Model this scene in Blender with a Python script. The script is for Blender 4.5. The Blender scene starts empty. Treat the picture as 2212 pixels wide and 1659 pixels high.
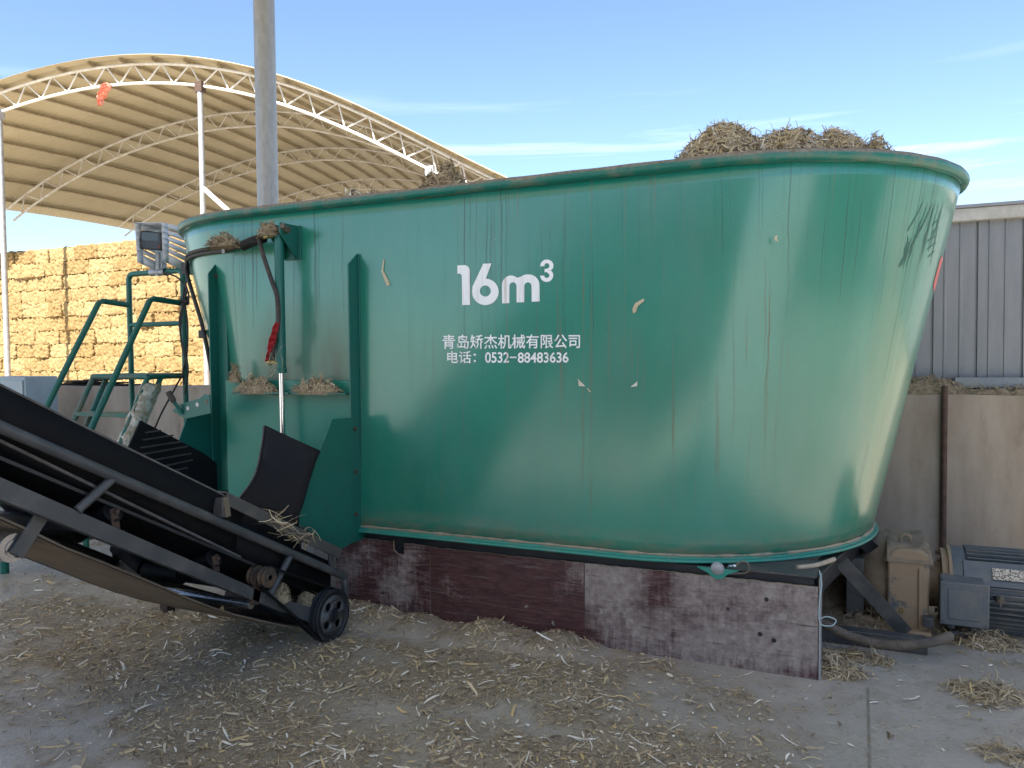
import bpy, math, random
import numpy as np
from mathutils import Vector, Matrix
random.seed(7); RNG = np.random.default_rng(11)
SC = bpy.context.scene; COL = SC.collection
R = math.radians

# ------------------------------------------------------------------ camera
F_PX, W_PX, H_PX, CAM_Z = 1675.72, 2212.0, 1659.0, 1.6
PSI, PIT, ROL = 0.42273, 0.03622, -0.009554
_d = Vector((-math.sin(PSI)*math.cos(PIT), math.cos(PSI)*math.cos(PIT), -math.sin(PIT)))
_r = Vector((math.cos(PSI), math.sin(PSI), 0)); _u = _r.cross(_d)
_r2 = _r*math.cos(ROL)+_u*math.sin(ROL); _u2 = _u*math.cos(ROL)-_r*math.sin(ROL)
cd = bpy.data.cameras.new('camera'); cam = bpy.data.objects.new('camera', cd); COL.objects.link(cam)
cam.matrix_world = Matrix(((_r2.x,_u2.x,-_d.x,0),(_r2.y,_u2.y,-_d.y,0),(_r2.z,_u2.z,-_d.z,CAM_Z),(0,0,0,1)))
cd.sensor_fit = 'HORIZONTAL'; cd.sensor_width = 36; cd.lens = F_PX/W_PX*36
cd.clip_start = 0.05; cd.clip_end = 2000
SC.camera = cam
def at(px, py, ax, val):
    """survey helper: the real point where the sight line through a photo pixel meets the plane axis=val"""
    v = _d + _r2*((px-W_PX/2)/F_PX) - _u2*((py-H_PX/2)/F_PX)
    o = Vector((0,0,CAM_Z)); t = (val-o[ax])/v[ax]
    return o+v*t

# ------------------------------------------------------------------ light
SUN_EL, SUN_AZ = R(50), R(177)      # azimuth clockwise from +Y: behind the camera, a little to the right
SKY_STRENGTH, SUN_STRENGTH = 0.058, 3.7
SC.view_settings.view_transform = 'Standard'; SC.view_settings.look = 'None'
SC.view_settings.exposure = 2.3; SC.view_settings.gamma = 1
S = Vector((math.sin(SUN_AZ)*math.cos(SUN_EL), math.cos(SUN_AZ)*math.cos(SUN_EL), math.sin(SUN_EL)))
ld = bpy.data.lights.new('sun', 'SUN'); ld.energy = SUN_STRENGTH; ld.angle = R(0.53); ld.color = (1, .94, .84)
sun = bpy.data.objects.new('sun', ld); COL.objects.link(sun)
sun.rotation_euler = (-S).to_track_quat('-Z', 'Y').to_euler(); sun.location = (0, 0, 40)
wd = bpy.data.worlds.new('World'); SC.world = wd; wd.use_nodes = True
nt = wd.node_tree; nt.nodes.clear()
def wn(t, **k):
    n = nt.nodes.new(t)
    for a, b in k.items(): setattr(n, a, b)
    return n
sky = wn('ShaderNodeTexSky', sky_type='NISHITA', sun_disc=False, sun_elevation=SUN_EL, sun_rotation=SUN_AZ, altitude=300, air_density=1.0, dust_density=.9, ozone_density=3.0)
tc = wn('ShaderNodeTexCoord'); mp = wn('ShaderNodeMapping'); mp.inputs['Rotation'].default_value = (0, R(5), R(30)); mp.inputs['Scale'].default_value = (1.6, 1.6, 22)
no = wn('ShaderNodeTexNoise'); no.inputs['Scale'].default_value = 1.5; no.inputs['Detail'].default_value = 5; no.inputs['Roughness'].default_value = .55; no.inputs['Distortion'].default_value = .35
cr = wn('ShaderNodeValToRGB'); cr.color_ramp.elements[0].position = .56; cr.color_ramp.elements[1].position = .9
sx = wn('ShaderNodeSeparateXYZ'); band = wn('ShaderNodeValToRGB')          # wisps stay in a low band of the sky
e = band.color_ramp.elements; e[0].position = .1; e[0].color = (0,0,0,1); e[1].position = .33; e[1].color = (0,0,0,1)
k = e.new(.20); k.color = (.8,.8,.8,1); k = e.new(.27); k.color = (.5,.5,.5,1)
mul = wn('ShaderNodeMath', operation='MULTIPLY'); mix = wn('ShaderNodeMixRGB'); mix.inputs[2].default_value = (7.6, 8.0, 8.4, 1)
bg = wn('ShaderNodeBackground'); bg.inputs['Strength'].default_value = SKY_STRENGTH; out = wn('ShaderNodeOutputWorld')
L = nt.links.new
L(tc.outputs['Generated'], mp.inputs[0]); L(mp.outputs[0], no.inputs['Vector']); L(no.outputs['Fac'], cr.inputs[0])
L(tc.outputs['Generated'], sx.inputs[0]); L(sx.outputs['Z'], band.inputs[0])
L(cr.outputs[0], mul.inputs[0]); L(band.outputs[0], mul.inputs[1]); L(mul.outputs[0], mix.inputs[0])
L(sky.outputs[0], mix.inputs[1]); L(mix.outputs[0], bg.inputs[0]); L(bg.outputs[0], out.inputs[0])

# ------------------------------------------------------------------ helpers
def tag(o, label=None, cat=None, group=None, kind=None):
    for k, v in (('label', label), ('category', cat), ('group', group), ('kind', kind)):
        if v: o[k] = v
    return o
def thing(name, loc, label, cat, group=None):
    o = bpy.data.objects.new(name, None); COL.objects.link(o); o.location = loc; o.empty_display_size = .1
    return tag(o, label, cat, group)
class MB:
    def __init__(s): s.v = []; s.f = []; s.sm = []
    def add(s, vs, fs, smooth=False):
        b = len(s.v); s.v += [tuple(p) for p in vs]
        for q in fs: s.f.append(tuple(b+i for i in q)); s.sm.append(smooth)
        return s
    def box(s, x0, x1, y0, y1, z0, z1):
        return s.add([(x,y,z) for z in (z0,z1) for y in (y0,y1) for x in (x0,x1)],
                     [(0,2,3,1),(4,5,7,6),(0,1,5,4),(2,6,7,3),(0,4,6,2),(1,3,7,5)])
    def bar(s, p, q, w, h, up=(0,0,1)):
        """box beam from p to q; w across, h along up"""
        p, q = Vector(p), Vector(q); a = (q-p).normalized(); up = Vector(up)
        x = a.cross(up)
        if x.length < 1e-4: x = a.cross(Vector((1,0,0)))
        x.normalize(); y = x.cross(a)
        vs = [c+x*(w/2*i)+y*(h/2*j) for c in (p,q) for i, j in ((-1,-1),(1,-1),(1,1),(-1,1))]
        return s.add(vs, [(0,3,2,1),(4,5,6,7),(0,1,5,4),(1,2,6,5),(2,3,7,6),(3,0,4,7)])
    def tube(s, pts, r, n=12, caps=True):
        pts = [Vector(p) for p in pts]; m = len(pts); rs = r if isinstance(r, (list, tuple)) else [r]*m
        t = [(pts[min(i+1,m-1)]-pts[max(i-1,0)]).normalized() for i in range(m)]
        ref = Vector((0,0,1)) if abs(t[0].z) < .9 else Vector((1,0,0))
        nn = (ref-t[0]*ref.dot(t[0])).normalized(); vs = []
        for i in range(m):
            nn = (nn-t[i]*nn.dot(t[i])).normalized(); bb = t[i].cross(nn)
            for k in range(n):
                a = 2*math.pi*k/n; vs.append(pts[i]+(nn*math.cos(a)+bb*math.sin(a))*rs[i])
        fs = [(i*n+k, i*n+(k+1)%n, (i+1)*n+(k+1)%n, (i+1)*n+k) for i in range(m-1) for k in range(n)]
        s.add(vs, fs, True)
        if caps:
            b = len(s.v)-m*n
            s.f.append(tuple(b+k for k in range(n))[::-1]); s.sm.append(False)
            s.f.append(tuple(b+(m-1)*n+k for k in range(n))); s.sm.append(False)
        return s
    def lathe(s, c, axis, prof, n=32, smooth=True):
        """profile of (along, radius) turned about axis through c"""
        a = Vector(axis).normalized(); ref = Vector((0,0,1)) if abs(a.z) < .9 else Vector((1,0,0))
        x = (ref-a*ref.dot(a)).normalized(); y = a.cross(x); c = Vector(c); m = len(prof)
        vs = [c+a*h+(x*math.cos(2*math.pi*k/n)+y*math.sin(2*math.pi*k/n))*rr for h, rr in prof for k in range(n)]
        return s.add(vs, [(i*n+k, i*n+(k+1)%n, (i+1)*n+(k+1)%n, (i+1)*n+k) for i in range(m-1) for k in range(n)], smooth)
    def prism(s, poly, ext):
        n = len(poly); e = Vector(ext); P = [Vector(p) for p in poly]
        return s.add(P+[p+e for p in P], [tuple(range(n))[::-1], tuple(range(n, 2*n))]+[(i,(i+1)%n,n+(i+1)%n,n+i) for i in range(n)])
    def grid(s, G, smooth=True, close=False):
        m, n = len(G), len(G[0]); vs = [p for r in G for p in r]
        return s.add(vs, [(i*n+j, i*n+(j+1)%n, (i+1)*n+(j+1)%n, (i+1)*n+j) for i in range(m-1) for j in range(n if close else n-1)], smooth)
    def ball(s, c, rx, ry, rz, n=12, m=8):
        c = Vector(c)
        G = [[c+Vector((rx*math.sin(math.pi*i/m)*math.cos(2*math.pi*j/n), ry*math.sin(math.pi*i/m)*math.sin(2*math.pi*j/n), rz*math.cos(math.pi*i/m))) for j in range(n)] for i in range(m+1)]
        return s.grid(G, True, True)
    def build(s, name, mat, parent=None, bevel=0, recalc=True):
        me = bpy.data.meshes.new(name); me.from_pydata(s.v, [], s.f)
        me.polygons.foreach_set('use_smooth', s.sm)
        if recalc:
            import bmesh
            bm = bmesh.new(); bm.from_mesh(me); bmesh.ops.recalc_face_normals(bm, faces=bm.faces); bm.to_mesh(me); bm.free()
        me.update(); me.set_sharp_from_angle(angle=R(40))
        o = bpy.data.objects.new(name, me); COL.objects.link(o)
        if mat: me.materials.append(mat)
        if parent:
            o.parent = parent; o.matrix_parent_inverse = Matrix.Identity(4)
            off = Vector((0,0,0)); p = parent
            while p: off += p.location; p = p.parent
            me.transform(Matrix.Translation(-off))          # parts are kept in the thing's own frame
        if bevel:
            b = o.modifiers.new('bevel', 'BEVEL'); b.width = bevel; b.segments = 2; b.limit_method = 'ANGLE'; b.angle_limit = R(50)
        return o
def arc(c, r, a0, a1, n=10): return [(c[0]+r*math.cos(a0+(a1-a0)*i/n), c[1]+r*math.sin(a0+(a1-a0)*i/n)) for i in range(n+1)]
def bez(pts, n=24):
    """smooth curve through points (Catmull-Rom)"""
    P = [Vector(p) for p in pts]; P = [P[0]*2-P[1]]+P+[P[-1]*2-P[-2]]; o = []
    for i in range(1, len(P)-2):
        for k in range(n):
            t = k/n; a, b, c, d = P[i-1], P[i], P[i+1], P[i+2]
            o.append(.5*((2*b)+(c-a)*t+(2*a-5*b+4*c-d)*t*t+(3*b-a-3*c+d)*t**3))
    return o+[P[-2]]

# ------------------------------------------------------------------ materials
class NT:
    def __init__(s, name, rough=.6, metal=0., spec=.5):
        s.m = bpy.data.materials.new(name); s.m.use_nodes = True; s.t = s.m.node_tree
        s.b = s.t.nodes['Principled BSDF']; s.b.inputs['Roughness'].default_value = rough; s.b.inputs['Metallic'].default_value = metal
        s.b.inputs['Specular IOR Level'].default_value = spec
    def n(s, t, **k):
        q = s.t.nodes.new(t)
        for a, b in k.items(): setattr(q, a, b)
        return q
    def l(s, a, b): s.t.links.new(a, b)
    def vec(s, src='Object', scale=(1,1,1), rot=(0,0,0)):
        c = s.n('ShaderNodeTexCoord'); m = s.n('ShaderNodeMapping'); m.inputs['Scale'].default_value = scale; m.inputs['Rotation'].default_value = rot
        s.l(c.outputs[src], m.inputs[0]); return m.outputs[0]
    def noise(s, v, scale, detail=4, rough=.55, dist=0.):
        q = s.n('ShaderNodeTexNoise'); s.l(v, q.inputs['Vector']); q.inputs['Scale'].default_value = scale; q.inputs['Detail'].default_value = detail
        q.inputs['Roughness'].default_value = rough; q.inputs['Distortion'].default_value = dist; return q.outputs['Fac']
    def ramp(s, x, a, b, ca=0., cb=1.):
        q = s.n('ShaderNodeMapRange'); q.inputs[1].default_value = a; q.inputs[2].default_value = b; q.inputs[3].default_value = ca; q.inputs[4].default_value = cb
        s.l(x, q.inputs[0]); return q.outputs[0]
    def math(s, op, a, b):
        q = s.n('ShaderNodeMath', operation=op)
        for i, x in enumerate((a, b)):
            if isinstance(x, (int, float)): q.inputs[i].default_value = x
            else: s.l(x, q.inputs[i])
        return q.outputs[0]
    def mix(s, f, a, b):
        q = s.n('ShaderNodeMixRGB')
        for i, x in enumerate((f, a, b)):
            if isinstance(x, (int, float)): q.inputs[i].default_value = x
            elif isinstance(x, tuple): q.inputs[i].default_value = x+(1,) if len(x) == 3 else x
            else: s.l(x, q.inputs[i])
        return q.outputs[0]
    def col(s, x):
        if isinstance(x, tuple): s.b.inputs['Base Color'].default_value = x+(1,)
        else: s.l(x, s.b.inputs['Base Color'])
    def rgh(s, x): s.l(x, s.b.inputs['Roughness'])
    def bump(s, h, strength=.3, dist=.01, prev=None):
        q = s.n('ShaderNodeBump'); q.inputs['Strength'].default_value = strength; q.inputs['Distance'].default_value = dist; s.l(h, q.inputs['Height'])
        if prev: s.l(prev, q.inputs['Normal'])
        s.l(q.outputs[0], s.b.inputs['Normal']); return q.outputs[0]
def worn(name, c1, c2, rough=.55, metal=0., scale=9., lo=.4, hi=.75, bump=.15, spec=.5, fine=60.):
    """paint or metal with patches of a second colour (dust, rust) and a fine surface"""
    t = NT(name, rough, metal, spec); v = t.vec()
    a = t.noise(v, scale, 6, .62); f = t.ramp(a, lo, hi); t.col(t.mix(f, c1, c2))
    b = t.noise(v, fine, 3); t.bump(b, bump, .004); t.rgh(t.ramp(a, .3, .8, rough*.85, min(1, rough*1.25)))
    return t.m

# the green paint of the tub: UV u = metres round the wall, v = metres above its foot
def make_tub_paint():
    t = NT('green_tub_paint', .3, 0, .5); t.b.inputs['Coat Weight'].default_value = 1.; t.b.inputs['Coat IOR'].default_value = 1.7; t.b.inputs['Coat Roughness'].default_value = .18; c = t.n('ShaderNodeTexCoord'); uv = c.outputs['UV']
    def mv(sc, loc=(0,0,0)):
        m = t.n('ShaderNodeMapping'); m.inputs['Scale'].default_value = sc; m.inputs['Location'].default_value = loc; t.l(uv, m.inputs[0]); return m.outputs[0]
    sp = t.n('ShaderNodeSeparateXYZ'); t.l(uv, sp.inputs[0]); u, v = sp.outputs[0], sp.outputs[1]
    big = t.noise(mv((1,1,1)), 1.3, 4)
    base = t.mix(t.ramp(big, .35, .7), (.008,.190,.125), (.014,.228,.152))
    # long run-off streaks starting at the rim, each with its own length
    wob = t.n('ShaderNodeCombineXYZ'); t.l(t.math('ADD', t.math('ADD', u, t.math('MULTIPLY', t.math('SUBTRACT', t.noise(mv((5,2.2,1)), 1, 3), .5), .035)), t.math('MULTIPLY', t.math('SUBTRACT', t.noise(mv((3,9,1),(4,4,0)), 1, 2), .5), .012)), wob.inputs[0]); t.l(v, wob.inputs[1])
    def wv(sc):
        m = t.n('ShaderNodeMapping'); m.inputs['Scale'].default_value = sc; t.l(wob.outputs[0], m.inputs[0]); return m.outputs[0]
    st = t.noise(wv((72, .40, 1)), 1, 3, .6); ln = t.noise(mv((20, 0, 1), (3,0,0)), 1, 2); ln2 = t.noise(mv((2.2, 0, 1), (9,0,0)), 1, 2)
    reach = t.math('ADD', t.ramp(ln, .3, .75, 2.0, .35), t.ramp(ln2, .35, .65, .35, -.35))
    inlen = t.n('ShaderNodeMapRange'); inlen.inputs[1].default_value = -.02; inlen.inputs[2].default_value = .1; t.l(t.math('SUBTRACT', v, reach), inlen.inputs[0])
    st = t.math('ADD', st, t.math('MULTIPLY', t.math('SUBTRACT', t.noise(mv((1.7,.25,1),(6,1,0)), 1, 4, .7), .5), .30)); m1 = t.math('MULTIPLY', t.ramp(st, .58, .67), inlen.outputs[0])
    m1 = t.math('MULTIPLY', m1, t.ramp(v, .3, 1.9, .25, .62))
    base = t.mix(m1, base, (.018,.045,.034))
    # rusty brown runs in clusters
    rs = t.noise(wv((46, .6, 1)), 1, 4, .7); cl = t.noise(mv((1.3, .3, 1), (2.6,7,0)), 1, 2)
    m2 = t.math('MULTIPLY', t.ramp(rs, .58, .7), t.ramp(cl, .46, .62)); m2 = t.math('MULTIPLY', m2, .85)
    base = t.mix(m2, base, (.17,.11,.065))
    # dust: along the foot, and in speckles
    dn = t.noise(mv((3, 9, 1)), 2.2, 5, .65)
    foot = t.math('MULTIPLY', t.ramp(v, .16, .0), t.ramp(dn, .35, .6)); base = t.mix(t.math('MULTIPLY', foot, .75), base, (.23,.19,.13))
    sk = t.noise(mv((1,1,1)), 95, 2); base = t.mix(t.math('MULTIPLY', t.ramp(sk, .7, .76), .6), base, (.3,.29,.22))
    film = t.noise(mv((2.5,.7,1), (1,1,0)), 1.2, 5, .6); base = t.mix(t.ramp(film, .45, .8, 0, .22), base, (.17,.23,.2))
    # dirt caked on the panel above the gate, between the guide posts
    gx = t.math('MULTIPLY', t.ramp(u, GATE_U0, GATE_U0+.25), t.ramp(u, GATE_U1, GATE_U1-.25))
    gz = t.math('MULTIPLY', t.ramp(v, 1.5, .93), t.ramp(v, .85, .9)); gm = t.math('MULTIPLY', gx, gz)
    gm = t.math('MULTIPLY', gm, t.ramp(film, .25, .6, .35, 1)); base = t.mix(t.math('MULTIPLY', gm, .75), base, (.16,.13,.095))
    t.col(base)
    rg = t.math('ADD', t.ramp(film, .3, .8, .34, .46), t.math('MULTIPLY', t.math('ADD', m1, m2), .3)); rg = t.math('ADD', rg, t.math('MULTIPLY', gm, .35)); t.rgh(rg)
    cw = t.n('ShaderNodeMath', operation='SUBTRACT', use_clamp=True); cw.inputs[0].default_value = .74; t.l(t.math('ADD', t.math('MULTIPLY', m1, .5), t.math('ADD', t.math('MULTIPLY', m2, .7), t.math('ADD', t.math('MULTIPLY', gm, .6), t.math('MULTIPLY', foot, .6)))), cw.inputs[1]); t.l(cw.outputs[0], t.b.inputs['Coat Weight'])
    op = t.noise(mv((1,1,1)), 120, 2); dent = t.noise(mv((1,.6,1)), 2.2, 2)
    p = t.bump(op, .2, .004); t.bump(dent, .3, .06, p)
    return t.m
GATE_U0 = GATE_U1 = 0.
M = {}
M['green'] = worn('green_paint', (.008,.125,.095), (.05,.10,.075), .38, 0, 5, .55, .95)
M['green_dusty'] = worn('green_paint_dusty', (.012,.13,.10), (.17,.14,.09), .5, 0, 8, .45, .75)
M['green_rim'] = None
def mk_rim():
    t = NT('green_rim_paint', .42); v = t.vec(); a = t.noise(v, 7, 5, .65); g = t.n('ShaderNodeNewGeometry'); s = t.n('ShaderNodeSeparateXYZ'); t.l(g.outputs['Normal'], s.inputs[0])
    f = t.math('ADD', t.ramp(s.outputs[2], .1, .8, 0, .55), t.math('SUBTRACT', a, .38)); b = t.noise(v, 50, 3)     # dust settles on what faces up
    t.col(t.mix(t.ramp(f, .1, .45), (.010,.15,.112), t.mix(t.ramp(b,.35,.65), (.17,.135,.095), (.27,.24,.19)))); t.rgh(t.ramp(f, .1, .5, .35, .8)); t.bump(b, .25, .004); return t.m
M['green_rim'] = mk_rim()
M['flange'] = worn('flange_paint', (.03,.25,.19), (.13,.24,.19), .5, 0, 9, .5, .8)
M['black_steel'] = worn('black_steel', (.010,.013,.017), (.035,.035,.035), .5, 0, 6)
M['grey_steel'] = worn('dark_grey_steel', (.065,.068,.072), (.14,.13,.115), .45, .2, 9, .4, .75)
M['grey_paint'] = worn('conveyor_grey_paint', (.062,.066,.070), (.135,.13,.12), .48, .1, 7, .45, .8)
M['rubber'] = worn('black_rubber', (.005,.005,.006), (.016,.016,.016), .68, 0, 7, .5, .9, .2, .2)
M['rubber_edge'] = worn('worn_rubber_edge', (.13,.12,.11), (.06,.055,.05), .8, 0, 20)
M['chrome'] = NT('polished_rod', .18, 1.).m; M['chrome'].node_tree.nodes['Principled BSDF'].inputs['Base Color'].default_value = (.75,.77,.8,1)
M['roller'] = worn('roller_steel', (.36,.36,.37), (.2,.19,.18), .28, .85, 5)
M['rust'] = worn('rusty_steel', (.085,.05,.035), (.035,.025,.022), .75, .2, 14)
M['bolt'] = worn('bolt_steel', (.16,.14,.12), (.12,.07,.04), .55, .6, 30)
M['brass'] = worn('brass_fitting', (.55,.46,.2), (.3,.24,.12), .35, .9, 30)
M['hose'] = worn('dusty_hose', (.035,.03,.027), (.11,.09,.07), .75, 0, 12)
M['cable'] = worn('black_cable', (.012,.012,.013), (.05,.045,.04), .6, 0, 12)
M['conduit'] = worn('dusty_conduit', (.15,.12,.09), (.05,.045,.04), .85, 0, 7)
M['red_cloth'] = worn('red_cloth', (.45,.025,.03), (.3,.02,.02), .8, 0, 18)
M['pink_plastic'] = worn('faded_red_plastic', (.6,.14,.1), (.7,.35,.22), .5, 0, 14, .4, .65)
M['galv'] = worn('galvanised_steel', (.42,.43,.44), (.27,.27,.27), .45, .55, 10, .4, .7)
M['stainless'] = worn('stainless_sheet', (.68,.69,.70), (.56,.57,.58), .4, .15, 5)
M['plastic_black'] = worn('black_plastic', (.012,.013,.014), (.04,.04,.038), .5, 0, 7)
M['white_paint'] = worn('white_paint', (.62,.61,.58), (.45,.42,.36), .5, 0, 6)
M['truss'] = worn('truss_paint', (.66,.64,.6), (.46,.41,.34), .5, 0, 5)
M['purlin'] = worn('purlin_steel', (.34,.28,.18), (.24,.19,.125), .65, 0, 4)
M['motor'] = worn('motor_blue_grey', (.095,.108,.118), (.21,.185,.15), .5, .1, 6, .5, .85)
M['gear'] = worn('dusty_gear_paint', (.27,.20,.13), (.08,.095,.105), .9, 0, 4.5, .56, .62, .7, .3, 28.)
M['dust'] = worn('thick_dust', (.20,.155,.105), (.13,.10,.07), .95, 0, 12, bump=.5)
M['card'] = worn('torn_cardboard', (.40,.33,.23), (.72,.69,.62), .85, 0, 22, .42, .6)
M['cabinet'] = worn('pale_blue_cabinet', (.30,.37,.40), (.25,.30,.32), .5, 0, 4)
M['letter'] = None
def mk_letter():
    t = NT('white_lettering', .5); v = t.vec('Object', (70,1,2.2)); a = t.noise(v, 1, 3, .6)
    t.col(t.mix(t.ramp(a, .54, .72), (.90,.91,.90), (.5,.43,.34))); return t.m
M['letter'] = mk_letter()
def mk_straw(name, dark=1.):
    t = NT(name, .75, 0, .3); a = t.n('ShaderNodeAttribute'); a.attribute_name = 'tint'
    q = t.n('ShaderNodeValToRGB'); e = q.color_ramp.elements; t.l(a.outputs['Fac'], q.inputs[0])
    cs = [(0,(.12,.085,.05)),(.25,(.28,.21,.13)),(.5,(.43,.335,.21)),(.68,(.56,.46,.31)),(.8,(.58,.42,.18)),(1,(.82,.77,.66))]
    e[0].position, e[1].position = cs[0][0], cs[-1][0]
    e[0].color = tuple(x*dark for x in cs[0][1])+(1,); e[1].color = tuple(x*dark for x in cs[-1][1])+(1,)
    for p, c in cs[1:-1]: k = e.new(p); k.color = tuple(x*dark for x in c)+(1,)
    t.col(q.outputs[0]); return t.m
M['straw'] = mk_straw('chopped_straw')
M['chaff'] = worn('chaff_crumbs', (.17,.13,.083), (.35,.28,.18), .95, 0, 26, .35, .65, .8, .2, 140.)

# ------------------------------------------------------------------ straw pieces
def straw(name, P, N, length, width, mat=None, parent=None, tint=None, lift=.35, seed=0, curl=.25):
    """one mesh of bent flat straws: P points (n,3), N surface normals, lengths and widths per piece"""
    g = np.random.default_rng(seed); P = np.asarray(P, float); n = len(P); N = np.asarray(N, float)
    a = g.normal(size=(n,3)); a -= N*(a*N).sum(1, keepdims=True)*(1-lift*g.random((n,1))); a /= np.linalg.norm(a, axis=1, keepdims=True)
    up = N+g.normal(size=(n,3))*.35; b = np.cross(a, up); b /= np.linalg.norm(b, axis=1, keepdims=True); c = np.cross(b, a)
    length = np.broadcast_to(length, (n,))[:,None]; width = np.broadcast_to(width, (n,))[:,None]
    k = (g.normal(size=(n,1))*curl)*length; k2 = g.normal(size=(n,1))*curl*.7*length
    V = np.zeros((n,8,3))
    for i, t in enumerate((-.5,-.17,.17,.5)):
        q = 1-4*t*t; mid = P+a*length*t+c*k*q*.35+b*k2*q*.5
        w = width*((.25+.6*np.abs(np.sin(np.arange(n)*1.7+i)))[:,None] if i in (0,3) else (.75+.35*np.abs(np.sin(np.arange(n)*2.3+i)))[:,None])
        V[:,2*i] = mid-b*w*.5; V[:,2*i+1] = mid+b*w*.5
    low = (V*N[:,None,:]).sum(2).min(1)-(P*N).sum(1)
    V -= N[:,None,:]*np.minimum(low, 0)[:,None,None]*(.8)
    F = np.array([(0,1,3,2),(2,3,5,4),(4,5,7,6)])[None]+(np.arange(n)*8)[:,None,None]
    me = bpy.data.meshes.new(name); me.vertices.add(n*8); me.vertices.foreach_set('co', V.ravel())
    me.loops.add(n*12); me.loops.foreach_set('vertex_index', F.ravel().astype(np.int32))
    me.polygons.add(n*3); me.polygons.foreach_set('loop_start', np.arange(n*3, dtype=np.int32)*4)
    if tint is None: tint = np.clip(g.normal(.52,.2,n),0,1)
    at_ = me.attributes.new('tint', 'FLOAT', 'POINT'); at_.data.foreach_set('value', np.repeat(tint, 8).astype(np.float32))
    me.update(); me.validate(); me.materials.append(mat or M['straw'])
    o = bpy.data.objects.new(name, me); COL.objects.link(o)
    if parent: o.parent = parent; me.transform(Matrix.Translation(-parent.location))
    return o
def hnoise(x, y, s, seed=0):
    """cheap smooth value noise on numpy arrays"""
    g = np.random.default_rng(seed); T = g.random((64,64)); x = np.asarray(x)*s; y = np.asarray(y)*s
    i = np.floor(x).astype(int); j = np.floor(y).astype(int); fx = x-i; fy = y-j; fx = fx*fx*(3-2*fx); fy = fy*fy*(3-2*fy)
    q = lambda a, b: T[a % 64, b % 64]
    return (q(i,j)*(1-fx)+q(i+1,j)*fx)*(1-fy)+(q(i,j+1)*(1-fx)+q(i+1,j+1)*fx)*fy
def heap(name, c, rx, ry, h, n, label, cat='straw', group=None, seed=0, bumps=.5, length=.05, width=.005, tint=None, ax=0., top=None, pw=.8, lift_=.45):
    """a pile of chopped straw: lumpy core plus loose pieces over it, one thing"""
    g = np.random.default_rng(seed); root = thing(name, c, label, cat, group)
    ca, sa = math.cos(ax), math.sin(ax)
    def H(x, y):
        r = np.sqrt((x/rx)**2+(y/ry)**2); q = np.clip(1-r**2, 0, 1)**pw
        f = top(x, y) if top else 1.
        return h*q*f*(1-bumps+2*bumps*hnoise(x+9, y+9, 2.2/min(rx,ry), seed))
    G = []
    for i in range(25):
        row = []
        for j in range(33):
            x = (j/16-1)*rx; y = (i/12-1)*ry; z = float(H(x, y)); row.append((c[0]+ca*x-sa*y, c[1]+sa*x+ca*y, c[2]+z-.012))
        G.append(row)
    MB().grid(G).build('core', M['chaff'], root)
    x = g.uniform(-1,1,n*2)*rx; y = g.uniform(-1,1,n*2)*ry; k = (x/rx)**2+(y/ry)**2 < g.uniform(.6,1.15,n*2); x = x[k][:n]; y = y[k][:n]; z = H(x, y)
    e = .01*max(rx,ry); nx = -(H(x+e,y)-z)/e; ny = -(H(x,y+e)-z)/e; N = np.stack([ca*nx-sa*ny, sa*nx+ca*ny, np.ones_like(z)],1); N /= np.linalg.norm(N,axis=1,keepdims=True)
    P = np.stack([c[0]+ca*x-sa*y, c[1]+sa*x+ca*y, c[2]+z+g.uniform(0,.012,len(z))],1)
    o = straw('loose_straw', P, N, g.uniform(.5,1.5,len(z))*length, g.uniform(.6,1.5,len(z))*width, parent=root, seed=seed+1, lift=lift_,
          tint=None if tint is None else np.clip(g.normal(tint,.17,len(z)),0,1)); o['kind'] = 'stuff'
    return root

# ================================================================== SETTING
# ---- ground: one sheet to the horizon (concrete yard)
def mk_ground(litter=False):
    t = NT('littered_concrete' if litter else 'yard_concrete', .6, 0, .5); v = t.vec()
    a = t.noise(v, .9, 6, .6); b = t.noise(v, 5.5, 5, .65); c = t.noise(v, 60, 3)
    base = t.mix(t.ramp(a, .3, .7), (.315,.285,.24), (.455,.42,.365)); base = t.mix(t.ramp(b, .5, .8, 0, .7), base, (.235,.20,.155))
    base = t.mix(t.ramp(c, .58, .72, 0, .3), base, (.15,.135,.115))
    if litter:                                            # chaff ground into the concrete, thick where the attribute says so
        at_ = t.n('ShaderNodeAttribute'); at_.attribute_name = 'cover'; n1 = t.noise(v, 38, 4, .7, .5); n2 = t.noise(t.vec('Object', (1,1.8,1), (0,0,.3)), 120, 3, .7, 1.)
        base = t.mix(t.math('MULTIPLY', t.ramp(t.math('ADD', at_.outputs['Fac'], t.math('MULTIPLY', t.math('SUBTRACT', b, .5), .5)), .02, .35), .75), base, t.mix(n1, (.26,.215,.16), (.40,.345,.265))); f = t.math('ADD', at_.outputs['Fac'], t.math('MULTIPLY', t.math('SUBTRACT', n1, .5), 1.1)); f = t.ramp(f, .45, .72)
        ch = t.mix(t.ramp(n2, .34, .66), (.15,.118,.08), (.44,.365,.26)); base = t.mix(t.math('MULTIPLY', f, .92), base, ch)
        t.col(base); t.rgh(t.math('ADD', t.ramp(t.noise(v, 1.7, 4), .35, .62, .22, .6), t.math('MULTIPLY', f, .35))); t.bump(t.math('ADD', c, t.math('MULTIPLY', n2, f)), .5, .006)
    else:
        t.col(base); t.rgh(t.ramp(t.noise(v, 1.7, 4), .35, .62, .22, .6)); p = t.bump(c, .3, .004)
    return t.m
MB().add([(-400,-400,0),(400,-400,0),(400,400,0),(-400,400,0)], [(0,1,2,3)]).build('ground', mk_ground())['kind'] = 'structure'
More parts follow.
